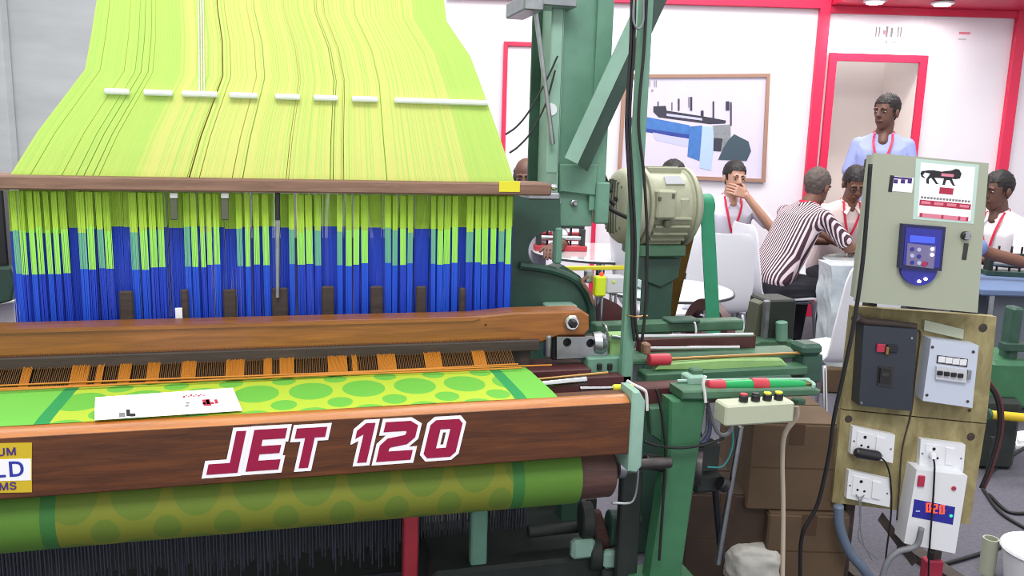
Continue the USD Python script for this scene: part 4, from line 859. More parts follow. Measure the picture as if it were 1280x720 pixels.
t.add('half_dial', CB.poly([(1127.5, 335), (1172.5, 338.5)] + [(1150 + 22.5 * math.cos(a) - 1, 337 + 20 * math.sin(a)) for a in np.linspace(.05, math.pi - .05, 16)], .012, .026), 'blue_panel', label='blue half round base of the keypad')
t.add('display', CB.poly([(1138, 294), (1169, 296.5), (1168.5, 304.5), (1137.5, 302.5)], .0358, .0372), 'lcd_blue', parent=p, label='lit blue display'); t.add('key_plate', CB.poly([(1134.5, 304), (1170, 308), (1167, 336), (1132.5, 331.5)], .0358, .0374), 'blue_key', parent=p)
for i in range(3):
    for j in range(3):
        if i == 2 and j < 2: continue
        x, y = 1140.5 + j * 9 - i * .6, 311 + i * 8.5 + j * .8
        x = 1140.5 + i * 8.5; y = 311.5 + j * 8.3 + i * .8
        t.add('key', CB.disc(x, y, .0062, .037, .0392, 12), 'print_lilac' if (i + j) % 2 else 'blue_panel', parent=p)
t.add('key', CB.disc(1156, 330, .008, .037, .0395, 12), 'red_ink', parent=p)
for x, y in ((1166, 311.5), (1165.5, 318.5), (1149.5, 352), (1157.5, 349)): t.add('indicator', CB.disc(x, y, .005, .025 if y > 340 else .036, .030 if y > 340 else .040, 12), 'led_white')
t.add('lock', CB.disc(1209, 295, .013, .012, .028), 'steel_dark'); t.add('lock_key', CB.box(1208, 290, 1213, 300, .028, .036, .001), 'steel'); t.add('key_tag', CB.box(1205.5, 304, 1208, 325, .0122, .014, .0005), 'steel_dark')
# black starter box and its bar, cream strip
t = Thing('starter_box', 'dark grey starter box at upper left of the wooden board', 'switch box', B.pt(1110, 460, .03))
t.add('case', B.poly([(1080, 407), (1147, 412), (1139.5, 514), (1073.5, 507)], 0, .06), 'dark_grey_box'); t.add('red_button', B.box(1097, 430, 1106, 441, .06, .068), 'red_ink'); t.add('black_button', B.box(1110, 431, 1122, 441, .06, .068), 'black_plastic'); t.add('pin', B.box(1108, 434, 1111, 444, .06, .072), 'brass')
p = t.add('rocker_frame', B.poly([(1098.5, 458), (1117, 460), (1115.5, 484), (1097, 482)], .06, .064), 'steel_dark'); t.add('rocker', B.poly([(1101, 461), (1114.5, 462.5), (1113, 481), (1099.5, 479.5)], .063, .07), 'black_plastic', parent=p); t.add('rocker_mark', B.box(1103, 466, 1111, 471, .07, .0715, .0005), 'steel_dark', parent=p)
for x, y in ((1140, 423), (1077, 504)): t.add('screw', B.disc(x, y, .004, .06, .0625, 10), 'steel')
one('bar_handle', 'dark brown rounded bar lying across the top of the starter box', 'bar', tube([B.pt(x, y, .035) for x, y in ((1072, 397), (1080, 402), (1110, 404), (1145, 408))], [.016, .013, .012, .010], 12, smooth=False), 'wood_dark')
one('cream_strip', 'short cream plastic strip tilted above the breaker box', 'strip', B.poly([(1156, 400), (1205, 412), (1204, 424), (1155, 413)], 0, .012), 'beige_plastic')
# breaker box
t = Thing('breaker_box', 'pale blue grey breaker box at upper right of the wooden board', 'switch box', B.pt(1190, 465, .03))
t.add('case', B.poly([(1164, 424), (1223.5, 432), (1215.5, 510), (1153.5, 501)], 0, .055), 'pale_blue_box')
p = t.add('window', B.poly([(1172, 444), (1210, 449), (1209, 459), (1171, 454)], .055, .058), 'steel_dark')
for k in range(4): t.add('fuse_label', B.box(1173.5 + k * 9, 445.5 + k * 1.2, 1181 + k * 9, 453.5 + k * 1.2, .0575, .0595, .0004), 'white_plastic', parent=p)
q = t.add('breaker', B.poly([(1171, 458), (1209, 463), (1208, 479), (1170, 474)], .055, .064), 'grey_box')
for k in range(4): t.add('toggle', B.box(1173 + k * 8.6, 464 + k * 1.1, 1178.5 + k * 8.6, 469.5 + k * 1.1, .064, .072, .001), 'black_plastic', parent=q)
t.add('side_lever', B.box(1210, 463, 1213.5, 475, .055, .066, .001), 'steel')
for x, y in ((1166, 434), (1217, 440), (1159, 494), (1210, 502)): t.add('screw', B.disc(x, y, .0045, .055, .0575, 10), 'steel_dark')
# sockets
def socket(label, q, plug=None):
    t = Thing('wall_socket', label, 'socket', B.pt(*q[0], 0)); t.add('plate', B.poly(q, 0, .022), 'white_plastic')
    a = np.array(q, float); f = lambda u, v: tuple((a[0] * (1 - u) + a[1] * u) * (1 - v) + (a[3] * (1 - u) + a[2] * u) * v)
    t.add('socket_insert', B.poly([f(.12, .15), f(.52, .15), f(.52, .85), f(.12, .85)], .021, .0245), 'white_plastic'); t.add('rocker_switch', B.poly([f(.58, .2), f(.78, .2), f(.78, .8), f(.58, .8)], .021, .027), 'white_plastic')
    t.add('socket_hole', B.disc(*f(.31, .3), .0055, .024, .0252, 12), 'black_plastic')
    for u in (.24, .40): t.add('socket_hole', B.disc(*f(u, .62), .004, .024, .0252, 12), 'black_plastic')
    for u in (.06, .93): t.add('screw', B.disc(*f(u, .52), .0035, .0215, .0235, 8), 'steel')
    return f
socket('white double socket at left of the board with the black plug in it', [(1066, 533), (1119, 544), (1116, 579), (1063, 567)])
socket('white socket at right of the board directly above the voltage box', [(1151, 549), (1207, 556), (1204, 590), (1149, 583)])
socket('lowest white socket on the board with bare wires pushed in', [(1061, 588), (1114, 600), (1112, 634), (1058, 623)])
one('plug_adapter', 'black plug in the upper left socket of the board', 'plug', tube([B.pt(x, y, .045) for x, y in ((1069, 565), (1072, 566), (1097, 570), (1100, 570.5))], [.012, .017, .017, .012], 14, smooth=False), 'black_plastic')
cable('thin black cable hanging from the black plug', [B.pt(x, y, n) for x, y, n in ((1100, 571, .045), (1108, 580, .04), (1113, 600, .03), (1114, 640, .02), (1108, 690, .02), (1104, 730, .02))], .0028, 'cable_black')
cable('brown cable running down the middle of the board', [B.pt(x, y, .01) for x, y in ((1142, 412), (1150, 415))] + [B.pt(x, y, .012) for x, y in ((1149, 430), (1144, 470), (1139, 515), (1128, 560), (1124, 610), (1121, 650))], .0028, 'wood_dark')
for k, x in enumerate((1070, 1080)): cable(('left grey wire', 'right grey wire')[k] + ' pushed into the lowest white socket', [B.pt(a, b, n) for a, b, n in ((x, 618 + k, .024), (1074 + k * 2, 626, .034), (1075 + k, 650, .03), (1078 - k * 4, 675, .03), (1090 + 8 * k, 700, .03))], .0022, 'cable_grey', 'wire', 'wire')
# voltage box with a lit display
t = Thing('voltage_box', 'white voltage box with red lit digits at lower right of the board', 'meter', B.pt(1170, 640, .03))
t.add('case', B.poly([(1146, 587), (1209.5, 595), (1194, 692), (1130, 679)], 0, .07), 'white_plastic'); n = .07
t.add('switch', B.box(1149, 595, 1155.5, 609, n, n + .008), 'red_ink'); t.add('pilot_lamp', B.disc(1193, 611, .007, n, n + .006, 12), 'red_ink')
p = t.add('display_panel', B.poly([(1143, 624), (1194, 634), (1191, 656), (1140, 646)], n, n + .001), 'blue_panel')
SEG = {'0': 'abcdef', '2': 'abged'}
def seg7(ch, x, y, w, h):
    k = 1.5; S = {'a': (x, y, x + w, y + k), 'g': (x, y + h / 2 - k / 2, x + w, y + h / 2 + k / 2), 'd': (x, y + h - k, x + w, y + h), 'f': (x, y, x + k, y + h / 2), 'b': (x + w - k, y, x + w, y + h / 2), 'e': (x, y + h / 2, x + k, y + h), 'c': (x + w - k, y + h / 2, x + w, y + h)}
    t.add('digit', [B.box(*S[s], n + .001, n + .002, .0001) for s in SEG[ch]], 'led_red', parent=p, label='lit red digit')
for ch, x in zip('020', (1158, 1166.5, 1175)): seg7(ch, x, 629 + (x - 1159) * .16, 5.6, 11.5)
t.add('status_light', B.disc(1189, 645, .005, n, n + .003, 10), 'led_green', parent=p)
t.add('display_mark', B.box(1145, 638, 1150, 640, n + .001, n + .0016, .0001), 'print_pale', parent=p)
cable('black cable hanging down over the voltage box from the socket above', [B.pt(x, y, m_) for x, y, m_ in ((1166, 570, .03), (1168, 580, .07), (1168, 592, .085), (1166, 630, .082), (1162, 683, .08), (1160, 735, .05))], .003, 'cable_black')
t = Thing('white_plug', 'white plug in the socket above the voltage box', 'plug', B.pt(1166, 568, .03)); t.add('body', tube([B.pt(1166, 568, .025), B.pt(1166, 569, .045), B.pt(1167, 574, .05)], [.012, .012, .008], 12, smooth=False), 'white_plastic')
# hoses and cables below the board
cable('thick blue grey conduit hose curving down left of the board', [atD(x, y, 2.55) for x, y in ((1048, 632), (1050, 660), (1062, 690), (1082, 715), (1100, 745))], .0165, 'hose_blue', 'hose', 'hose')
cable('grey conduit hose curving under the board to the right', [atD(x, y, 2.5) for x, y in ((1100, 735), (1108, 705), (1122, 690), (1145, 682), (1152, 660))], .0095, 'cable_grey', 'hose', 'hose')
one('steel_offcut', 'dark flat steel bar slanting under the board', 'bar', hull([atD(x, y, d) for x, y in ((1097, 650), (1103, 640), (1148, 700), (1140, 708)) for d in (2.62, 2.64)]), 'wood_dark')
for k, pts in enumerate((((1232, 600), (1245, 585), (1280, 560), (1330, 540)), ((1180, 705), (1215, 695), (1260, 680), (1300, 662)), ((1228, 610), (1250, 640), (1290, 665)), ((1236, 618), (1262, 640), (1300, 640)))):
    cable(('upper black cable on the carpet right of the board', 'lowest black cable on the carpet right of the board', 'curved black cable on the carpet behind the grey pipe', 'short black cable on the carpet at the right edge')[k], [atZ(x, y, .008) for x, y in pts], .007, 'cable_black')
for k, x in enumerate((1236, 1240)): cable(('thin black cable hanging at the right edge of the board', 'red brown cable hanging at the right edge of the board')[k], [atD(a, b, 2.66) for a, b in ((x - 8, 470), (x + 10, 500), (x + 12, 540), (x, 585), (x - 10, 610))], .006, ('cable_black', 'maroon')[k])
a = atZ(1233, 716, 0); t = Thing('grey_pipe', 'short grey upright pipe stub on the carpet at lower right', 'pipe', a)
P_ = Point(0, 0).buffer(.026, 12).difference(Point(0, 0).buffer(.021, 12)); t.add('pipe', extrude(P_, .13, frame(a, (1, 0, 0), (0, 1, 0), UZ)), 'cabinet_paint')
a = atZ(1300, 735, 0); t = Thing('white_tub', 'round white plastic tub at the lower right corner', 'tub', a); t.add('wall', turned([(0, .10), (.01, .11), (.13, .13), (.135, .13)], a, UZ, 32), 'white_plastic'); t.add('rim', turned([(.128, .132), (.134, .136), (.142, .132)], a, UZ, 32), 'white_plastic')
a = atD(1168, 712, 2.6); t = Thing('red_block', 'small red switch block hanging under the voltage box', 'switch', a); t.add('case', dbox(1157, 702, 1179, 728, 2.62, .04), 'red_ink'); t.add('lug', dbox(1162, 690, 1168, 703, 2.63, .02), 'black_plastic')
# cardboard boxes beside the loom
def carton(label, x0, y0, x1, D, depth, z0, z1, m, tilt=0.0):
    u0, u1 = (atD(x0, y0, D) - CAM) @ RH, (atD(x1, y0, D) - CAM) @ RH; base = frame((0, 0, 0), RH, UZ, FH)
    t = Thing('cardboard_box', label, 'box', FH * D + RH * (u0 + u1) / 2 + UZ * z0, rz=0); mk = lambda *a, b=.003: (lambda q: (q.invert() if q.volume < 0 else None, q)[1])(moved(cbox(*a, b), base))
    t.add('carton', mk(u0, z0, D, u1, z1, D + depth, b=.006), m); um = (u0 + u1) / 2
    t.add('flap', mk(u0 + .004, z1 - .001, D + .004, u1 - .004, z1 + .004, D + depth * .49, b=.001), m); t.add('flap', mk(u0 + .004, z1 - .001, D + depth * .51, u1 - .004, z1 + .004, D + depth - .004, b=.001), m)
    t.add('seam', mk(u0 + .01, z0 + (z1 - z0) * .5 - .002, D - .0015, u1 - .01, z0 + (z1 - z0) * .5 + .002, D + .001, b=.0003), 'cardboard_edge'); t.add('corner_tape', mk(um - .025, z1 - .07, D - .0012, um + .025, z1, D + .001, b=.0003), 'cardboard_edge'); return t
carton('upper cardboard box under the cream button box', 938, 560, 1052, 2.62, .40, .26, .56, 'cardboard')
carton('lower cardboard box behind the beige cable', 960, 660, 1062, 2.60, .45, .0, .255, 'cardboard')
carton('dark cardboard box right beside the green front leg', 858, 650, 958, 2.64, .40, .0, .30, 'cardboard_dark')
a = atZ(936, 716, 0); sk = trimesh.creation.icosphere(4, 1.0); v = sk.vertices; v = np.sign(v) * np.abs(v) ** .6 * [.105, .10, .075]; v += .018 * (meshkit.fbm(v * 22, 3)[:, None] - .5) * sk.vertices * 2; v[:, 2] = np.maximum(v[:, 2], -.062); sk.vertices = v
t = Thing('white_sack', 'crumpled white plastic sack on the floor before the boxes', 'sack', a); t.add('bag', moved(sk, frame(a + UZ * .062, RH, FH, UZ)), 'sack_white', smooth=60); t.add('bag_neck', moved(turned([(0, .02), (.03, .012), (.05, .022)], (0, 0, 0), (0.4, 0, 1), 10), frame(a + UZ * .12, RH, FH, UZ)), 'sack_white')
# grey pedestal behind the shuttle box
t = Thing('switch_pedestal', 'grey green machine pedestal standing behind the shuttle box', 'pedestal', atY(965, 430, 2.5))
t.add('cover', pbox(958, 375, 994, 432, 2.5, .12, .006), 'dark_machine'); t.add('edge_strip', pbox(955, 376, 962, 432, 2.49, .02), 'steel'); t.add('side', ppoly([(940, 425), (948, 380), (955, 376), (955, 430)], 2.53, .06), 'motor_dark'); t.add('foot', ppoly([(937, 432), (952, 426), (994, 426), (994, 439), (940, 439)], 2.46, .16), 'green_rail'); t.add('knob', rod(atY(977, 426, 2.46), atY(977, 402, 2.46), .02), 'green_paint')
t.add('pillar', cbox(atY(950, 430, 2.5)[0], 2.52, 0, atY(985, 430, 2.5)[0], 2.60, atY(960, 438, 2.5)[2]), 'green_dark')
# ================================================================== furniture
def shell(prof, widths, th=.009, nt=13, dish=.02):
    P = smooth_path([(0, y, z) for y, z in prof], 8)[:, 1:]; n = len(P); s = np.linspace(0, 1, n); W = np.interp(s, *zip(*widths))
    T = np.gradient(P, axis=0); T /= np.linalg.norm(T, axis=1, keepdims=True); N = np.stack([-T[:, 1], T[:, 0]], 1); V = []
    for side in (0, 1):
        for i in range(n):
            for u in np.linspace(-1, 1, nt):
                o = N[i] * (th * (.5 - side) + dish * (u * u) * min(1, 3 * s[i])); V.append((u * W[i], P[i][0] + o[0], P[i][1] + o[1]))
    F = []; k = n * nt
    for i in range(n - 1):
        for j in range(nt - 1):
            a, b, c, d = i * nt + j, i * nt + j + 1, (i + 1) * nt + j + 1, (i + 1) * nt + j; F += [(a, b, c), (a, c, d), (k + a, k + c, k + b), (k + a, k + d, k + c)]
    rim = [i * nt for i in range(n)] + [(n - 1) * nt + j for j in range(1, nt)] + [i * nt + nt - 1 for i in range(n - 2, -1, -1)] + [j for j in range(nt - 2, 0, -1)]
    for a, b in zip(rim, rim[1:] + rim[:1]): F += [(a, k + b, k + a), (a, b, k + b)]
    m = TM(V, F); trimesh.repair.fix_normals(m); return m
RZC = -math.degrees(YAW)            # turned to face the camera
chair0 = None
def chair(label, px, py, D, turn, z=0):
    global chair0
    p = atD(px, py, D); p[2] = 0
    if chair0: copy_of(chair0, p, RZC + turn, label); return
    t = Thing('cafe_chair', label, 'chair', p, group='white cafe chairs of the booth', rz=RZC + turn); chair0 = t.path
    sh_ = shell([(-.235, .445), (-.20, .455), (-.05, .445), (.10, .44), (.17, .455), (.21, .51), (.235, .62), (.26, .78), (.285, .94)], [(0, .17), (.05, .20), (.3, .205), (.5, .20), (.6, .19), (.75, .20), (.93, .19), (.975, .175), (1, .14)])
    t.add('seat_shell', sh_, 'chair_white', smooth=50, local=True)
    for sx in (-1, 1):
        t.add('leg', tube([(sx * .15, -.16, .435), (sx * .17, -.19, .40), (sx * .2, -.235, .0)], .011, 10), 'chrome', local=True); t.add('leg', tube([(sx * .15, .13, .43), (sx * .17, .16, .40), (sx * .2, .25, .0)], .011, 10), 'chrome', local=True)
        t.add('side_rail', tube([(sx * .15, -.16, .43), (sx * .15, .14, .425)], .010, 8), 'chrome', local=True)
    t.add('cross_rail', tube([(-.15, 0, .428), (.15, 0, .428)], .010, 8), 'chrome', local=True)
chair('white chair seen from behind under the green belt', 893, 330, 5.15, 176)
chair('white chair the man in the striped shirt sits on', 972, 330, 5.62, 100)
chair('front white chair seen from behind left of the wooden board', 1042, 360, 4.05, 205)
chair('white chair behind the brown flywheel, its seat half hidden', 822, 350, 5.0, 100)
chair('white chair the man covering his mouth sits on', 915, 260, 6.42, 4)
chair('white chair of the man with glasses', 1050, 260, 6.3, 2)
chair('white chair of the man at the far right', 1262, 260, 5.5, -62)
def table(label, px, D, z=.74, r=.42, m='table_glass', p0=None):
    p = atD(px, 300, D) if p0 is None else p0; p[2] = 0
    t = Thing('round_table', label, 'table', p, group=None)
    t.add('top', turned([(0, r - .006), (.006, r), (.014, r), (.02, r - .006)], p + UZ * (z - .02), UZ, 56), m, smooth=40); t.add('rim', turned([(0, r - .004), (.002, r + .006), (.014, r + .006), (.016, r - .004)], p + UZ * (z - .021), UZ, 56), 'table_edge', smooth=40)
    t.add('stem', rod(p + UZ * .02, p + UZ * (z - .022), .03), 'chrome'); t.add('foot', turned([(0, .2), (.008, .2), (.02, .05), (.024, .03)], p, UZ, 36), 'chrome', smooth=40); return p, z
tA = table('round glass table behind the loom casting and motor', 752, 5.45, r=.45)
tB = table('round glass table in front of the man covering his mouth', 873, 5.72, r=.26)
tC = table('round table where the two men lean over machine models', 1094, 5.42, r=.31)
tD = table('low round glass table behind the flywheel', 838, 4.35, z=.70, r=.34)
p = atD(1272, 300, 4.75); t = Thing('draped_table', 'blue topped table with grey drape at the right edge', 'table', p * [1, 1, 0])
def ub(px, D): return (atD(px, 300, D) - CAM) @ RH
t.add('top', wbox(ub(1222, 4.5), .70, 4.4, ub(1420, 4.5), .735, 5.0, .006), 'blue_cloth'); t.add('drape', wbox(ub(1252, 4.5), .12, 4.5, ub(1400, 4.5), .70, 4.95, .01), 'grey_cloth')
for u, d in ((1248, 4.46), (1405, 4.46), (1248, 4.96), (1405, 4.96)): t.add('leg', wbox(ub(u, d) - .015, 0, d - .015, ub(u, d) + .015, .70, d + .015), 'steel')
# small machine models on the tables
def model(label, p, rz, s, m='green_dark'):
    t = Thing('loom_model', label, 'model', p, group=None, rz=rz); B_ = lambda *a: cbox(*[v * s for v in a], .002)
    t.add('base', B_(-.5, -.18, 0, .5, .18, .10), m, local=True); t.add('side_frame', B_(-.46, -.15, .10, -.38, .15, .42), 'dark_machine', local=True); t.add('side_frame', B_(.38, -.15, .10, .46, .15, .42), 'dark_machine', local=True)
    t.add('roller', rod(np.array((-.40, -.08, .24)) * s, np.array((.40, -.08, .24)) * s, .05 * s), 'steel', local=True); t.add('roller', rod(np.array((-.40, .08, .30)) * s, np.array((.40, .08, .30)) * s, .04 * s), m, local=True)
    for x in (-.25, 0, .2): t.add('spindle', rod(np.array((x, 0, .1)) * s, np.array((x, 0, .62)) * s, .022 * s), 'black_plastic', local=True); 
    t.add('top_bar', B_(-.46, -.03, .42, .46, .03, .47), 'dark_machine', local=True)
model('small dark machine model on the table by the glasses man', atZ(1072, 297, .742) * [1, 1, 0] + UZ * .742, RZC + 10, .34, 'dark_machine')
model('small green machine model on the blue table at right', atD(1264, 318, 4.93) * [1, 1, 0] + UZ * .736, RZC - 8, .28)
model('small metal machine model on the glass table behind the casting', tA[0] + UZ * .741 + RH * -.27, RZC + 5, .34, 'red_paint')
# odds and ends
a = atD(1057, 340, 5.0); sk = trimesh.creation.box((.22, .22, .62)); sk = sk.subdivide().subdivide().subdivide().subdivide(); v = sk.vertices.copy(); v += .03 * (np.stack([meshkit.fbm(v * 9, 3, s) for s in (1, 2, 3)], 1) - .5) * [1, 1, .3]; v[:, 2] = np.maximum(v[:, 2], -.305); v[:, :2] *= (1 + .25 * (v[:, 2:] / .6)); sk.vertices = v
t = Thing('wrapped_bundle', 'tall bundle in crinkled clear plastic beside the front white chair', 'bundle', a * [1, 1, 0]); t.add('wrap', moved(sk, frame(a * [1, 1, 0] + UZ * .46, RH, FH, UZ)), 'plastic_wrap', smooth=60); t.add('base_board', wbox(ub(1032, 5.0), 0, 4.86, ub(1086, 5.0), .155, 5.14, .01), 'cardboard')
bag = trimesh.creation.icosphere(4, 1.0); v = bag.vertices * [.11, .09, .07]; v += .035 * (meshkit.fbm(bag.vertices * 3.2, 4, 5)[:, None] - .5) * bag.vertices; v[:, 2] = np.maximum(v[:, 2], -.05); bag.vertices = v
t = Thing('plastic_bag', 'crumpled grey plastic bag on the low glass table', 'bag', tD[0] + UZ * .70); t.add('bag', moved(bag, frame(tD[0] + UZ * .752 - RH * .10, RH, FH, UZ)), 'plastic_wrap', smooth=60); t.add('bag_knot', turned([(0, .02), (.02, .01), (.04, .022)], tD[0] + UZ * .81 - RH * .10, (.3, 0, 1), 10), 'plastic_wrap')
a = atD(1262, 470, 3.75); t = Thing('green_machine', 'green machine stand beyond the wooden board at right', 'machine', a * [1, 1, 0])
t.add('stand', dbox(1236, 452, 1290, 512, 3.75, .3, .02), 'green_leg'); t.add('column', dbox(1263, 385, 1277, 452, 3.80, .08, .01), 'green_dark'); t.add('base', wbox(ub(1230, 3.75), 0, 3.7, ub(1300, 3.75), .34, 4.1, .02), 'dark_machine'); t.add('brace', dbox(1255, 430, 1300, 440, 3.78, .05), 'green_dark')
a = atZ(1262, 522, .15); t = Thing('yellow_bar', 'yellow painted bar low behind the board at right', 'bar', a); t.add('bar', rod(atD(1236, 518, 3.62), atD(1300, 524, 3.62), .02), 'yellow_sticker'); t.add('bar_end', rod(atD(1234, 518, 3.62), atD(1238, 518, 3.62), .026), 'green_dark'); t.add('support', wbox(ub(1275, 3.62) - .01, 0, 3.61, ub(1275, 3.62) + .01, .19, 3.63), 'dark_machine')
for k, (pts, lab) in enumerate(((((1236, 548), (1262, 545), (1268, 556), (1238, 560)), 'left white paper bundle on carpet behind the board'), (((1266, 548), (1292, 544), (1296, 560), (1270, 562)), 'right white paper bundle on carpet near the frame edge'))):
    q = [atZ(x, y, .0) for x, y in pts]; t = Thing('paper_bundle', lab, 'paper', q[0]); t.add('lower_sheets', hull([p_ + UZ * h for p_ in q for h in (.001, .02)]), 'white_paper'); c_ = sum(q) / 4; t.add('upper_sheets', hull([c_ + (p_ - c_) * .85 + UZ * h for p_ in q for h in (.0205, .04)]), 'white_paper')

# ================================================================== people
def sph(c, r, n=16): return manifold3d.Manifold.sphere(float(r), n).translate([float(v) for v in c])
def ell(c, r, n=24): return manifold3d.Manifold.sphere(1.0, n).scale([float(v) for v in r]).translate([float(v) for v in c])
def bone(*cr): return manifold3d.Manifold.batch_hull([sph(c, r) for c, r in cr])
def uni(ms): return manifold3d.Manifold.batch_boolean(ms, manifold3d.OpType.Add)
def smoothed(m, res, it=10):
    m = m.refine_to_length(res).to_mesh(); tm = trimesh.Trimesh(m.vert_properties[:, :3], m.tri_verts, process=True); trimesh.smoothing.filter_taubin(tm, iterations=it); return tm
def hand(w, d, n, curl, side):
    w, d, n = (np.asarray(v, float) for v in (w, d, n)); d /= np.linalg.norm(d); n = n - d * (n @ d); n /= np.linalg.norm(n); x = np.cross(n, d) * side
    ms = [bone((w + x * -.018, .015), (w + x * .018, .015), (w + d * .082 + x * -.032, .011), (w + d * .085 + x * .03, .011))]
    for o, L in ((-.031, .058), (-.011, .074), (.011, .08), (.031, .07)):
        b = w + d * .082 + x * o; d1 = d * math.cos(curl) - n * math.sin(curl); d2 = d * math.cos(curl * 2) - n * math.sin(curl * 2); m_ = b + d1 * L * .5; e = m_ + d2 * L * .5
        ms += [bone((b, .0095), (m_, .009)), bone((m_, .009), (e, .0075))]
    b = w + d * .02 + x * .03; d1 = d * .6 + x * .7 - n * .25; m_ = b + d1 * .035; e = m_ + (d * .85 + x * .25 - n * .3) * .032; ms += [bone((w + d * .012 + x * .012, .015), (b, .014), (m_, .0105)), bone((m_, .0105), (e, .0085))]
    return uni(ms)
HEAD = None
def head_parts():
    cran = ell((0, .014, .030), (.074, .094, .086)); face_ = ell((0, -.020, -.035), (.056, .066, .084)); chin = sph((0, -.052, -.098), .022)
    h = manifold3d.Manifold.batch_hull([cran, face_, chin]); nose = bone(((0, -.088, .022), .008), ((0, -.104, -.022), .0125), ((.012, -.092, -.026), .008), ((-.012, -.092, -.026), .008))
    ears = [ell((s * .075, .012, -.008), (.012, .019, .032)) for s in (-1, 1)]; brow = bone(((-.04, -.078, .024), .010), ((.04, -.078, .024), .010)); lips = bone(((-.016, -.084, -.060), .009), ((.016, -.084, -.060), .009))
    return h, [h, nose, brow, lips] + ears
HULL0, HEADP = head_parts()
def xf(m, M): return m.transform(np.asarray(M)[:3, :4])
def rotm(tilt=0, turn=0, roll=0):
    a, b, c = map(math.radians, (tilt, turn, roll)); X = np.array([[1, 0, 0], [0, math.cos(a), -math.sin(a)], [0, math.sin(a), math.cos(a)]]); Z = np.array([[math.cos(b), -math.sin(b), 0], [math.sin(b), math.cos(b), 0], [0, 0, 1]]); Y = np.array([[math.cos(c), 0, math.sin(c)], [0, 1, 0], [-math.sin(c), 0, math.cos(c)]])
    return Z @ X @ Y
def person(label, base, rz, P, skin='skin_brown', hair='hair_black', shirt='shirt_white', lip='lip_brown', lanyard=True, sleeve='short', scale=1.0, bald=0.0, glasses=False, trousers='trousers_dark', collar=True):
    """Local frame: the person faces -Y. P: joints hip, waist, chest, neck, head, head_rot, knee/ankle/elbow/wrist/hand for both sides (a is at -X, b at +X)."""
    base = np.asarray(base, float); t = Thing('person', label, 'person', base, rz=rz); S = scale; t.x.AddScaleOp().Set(Gf.Vec3f(S, S, S))
    J = {k: np.asarray(v, float) for k, v in P.items() if k not in ('rot', 'curl')}
    RM = rotm(*P.get('rot', (0, 0, 0))); HM = np.eye(4); HM[:3, :3] = RM; HM[:3, 3] = J['head']
    sh = {s: J['shoulder_' + s] for s in 'ab'}; side = {'a': -1, 'b': 1}
    sk = [xf(m, HM) for m in HEADP]; nk = (HM @ [0, .02, -.075, 1])[:3]
    sk.append(bone((nk, .052), (J['neck'], .058))); sk.append(bone((J['neck'] + [0, .01, -.05], .046), (sh['a'] + [.03, 0, -.02], .034), (sh['b'] + [-.03, 0, -.02], .034), (J['chest'], .08))); sk.append(bone((J['neck'] + [0, -.028, -.015], .036), (J['neck'] * .5 + J['chest'] * .5 + [0, -.05, .02], .038))); sk.append(bone((J['chest'], .09), (J['waist'], .085), (J['hip'], .085)))
    hands = []
    for s in 'ab':
        e, w = J['elbow_' + s], J['wrist_' + s]; sk += [bone((sh[s], .036), (e, .035)), bone((e, .036), (e * .6 + w * .4, .035), (w, .025))]
        hd = J.get('hand_' + s, w - e); hands.append(hand(w, hd, J.get('palm_' + s, np.array([0, 0, 1.])), P.get('curl', .5), side[s] * -1))
    for s in 'ab':
        h = J['hip'] + [side[s] * .085, 0, 0]; sk += [bone((J['hip'], .08), (h, .07)), bone((h, .065), (J['knee_' + s], .048)), bone((J['knee_' + s], .046), (J['ankle_' + s], .032))]
    body = smoothed(uni([uni(sk).refine_to_length(.014)]), .014, 8)
    hm = uni([smoothed_m(hh) for hh in hands]); bm = manifold3d.Manifold(manifold3d.Mesh(np.asarray(body.vertices, np.float32), np.asarray(body.faces, np.uint32)))
    both = bm + hm
    if both.is_empty(): both = uni(sk + hands)
    t.add('body', both_mesh(both), skin, smooth=60, local=True)
    # clothes: shirt, trousers, shoes
    tor = [bone((J['chest'] + [-.075, 0, .0], .105), (J['chest'] + [.075, 0, 0], .105), (sh['a'] + [.025, 0, -.025], .058), (sh['b'] + [-.025, 0, -.025], .058), (J['neck'] + [0, .01, -.035], .064)),
           bone((J['chest'] + [-.07, 0, 0], .108), (J['chest'] + [.07, 0, 0], .108), (J['waist'] + [-.06, 0, 0], .112), (J['waist'] + [.06, 0, 0], .112)), bone((J['waist'] + [-.06, 0, 0], .112), (J['waist'] + [.06, 0, 0], .112), (J['hip'] + [-.075, 0, .05], .112), (J['hip'] + [.075, 0, .05], .112))]
    for s in 'ab':
        e, w = J['elbow_' + s], J['wrist_' + s]; se = sh[s] * .25 + e * .75 if sleeve == 'short' else e
        tor.append(bone((sh[s] + [side[s] * -.012, 0, -.012], .058), (se, .054 if sleeve == 'short' else .05)))
        if sleeve == 'long': tor.append(bone((e, .05), (e * .12 + w * .88, .036)))
    t.add('shirt', smoothed(uni(tor) - bone((J['neck'] + [0, -.085, .02], .045), (J['neck'] + [0, -.125, -.095], .012)), .014, 8), shirt, smooth=60, local=True)
    nz, ny = J['neck'][2], J['neck'][1]
    for q in (-1, 1):
        lf = [(0, .060, .030), (q * .052, .03, .028), (q * .058, -.03, .004), (q * .016, -.074, -.034), (q * .05, -.094, -.082), (q * .088, -.03, -.034), (q * .066, .06, -.008), (0, .086, -.004)]
        t.add('collar', hull([np.array(v) + [0, ny + .012, nz - .012] for v in lf]), shirt, smooth=50, local=True)
    tr_ = [bone((J['hip'] + [-.07, 0, .03], .112), (J['hip'] + [.07, 0, .03], .112), (J['hip'] + [-.085, 0, -.02], .09), (J['hip'] + [.085, 0, -.02], .09))]
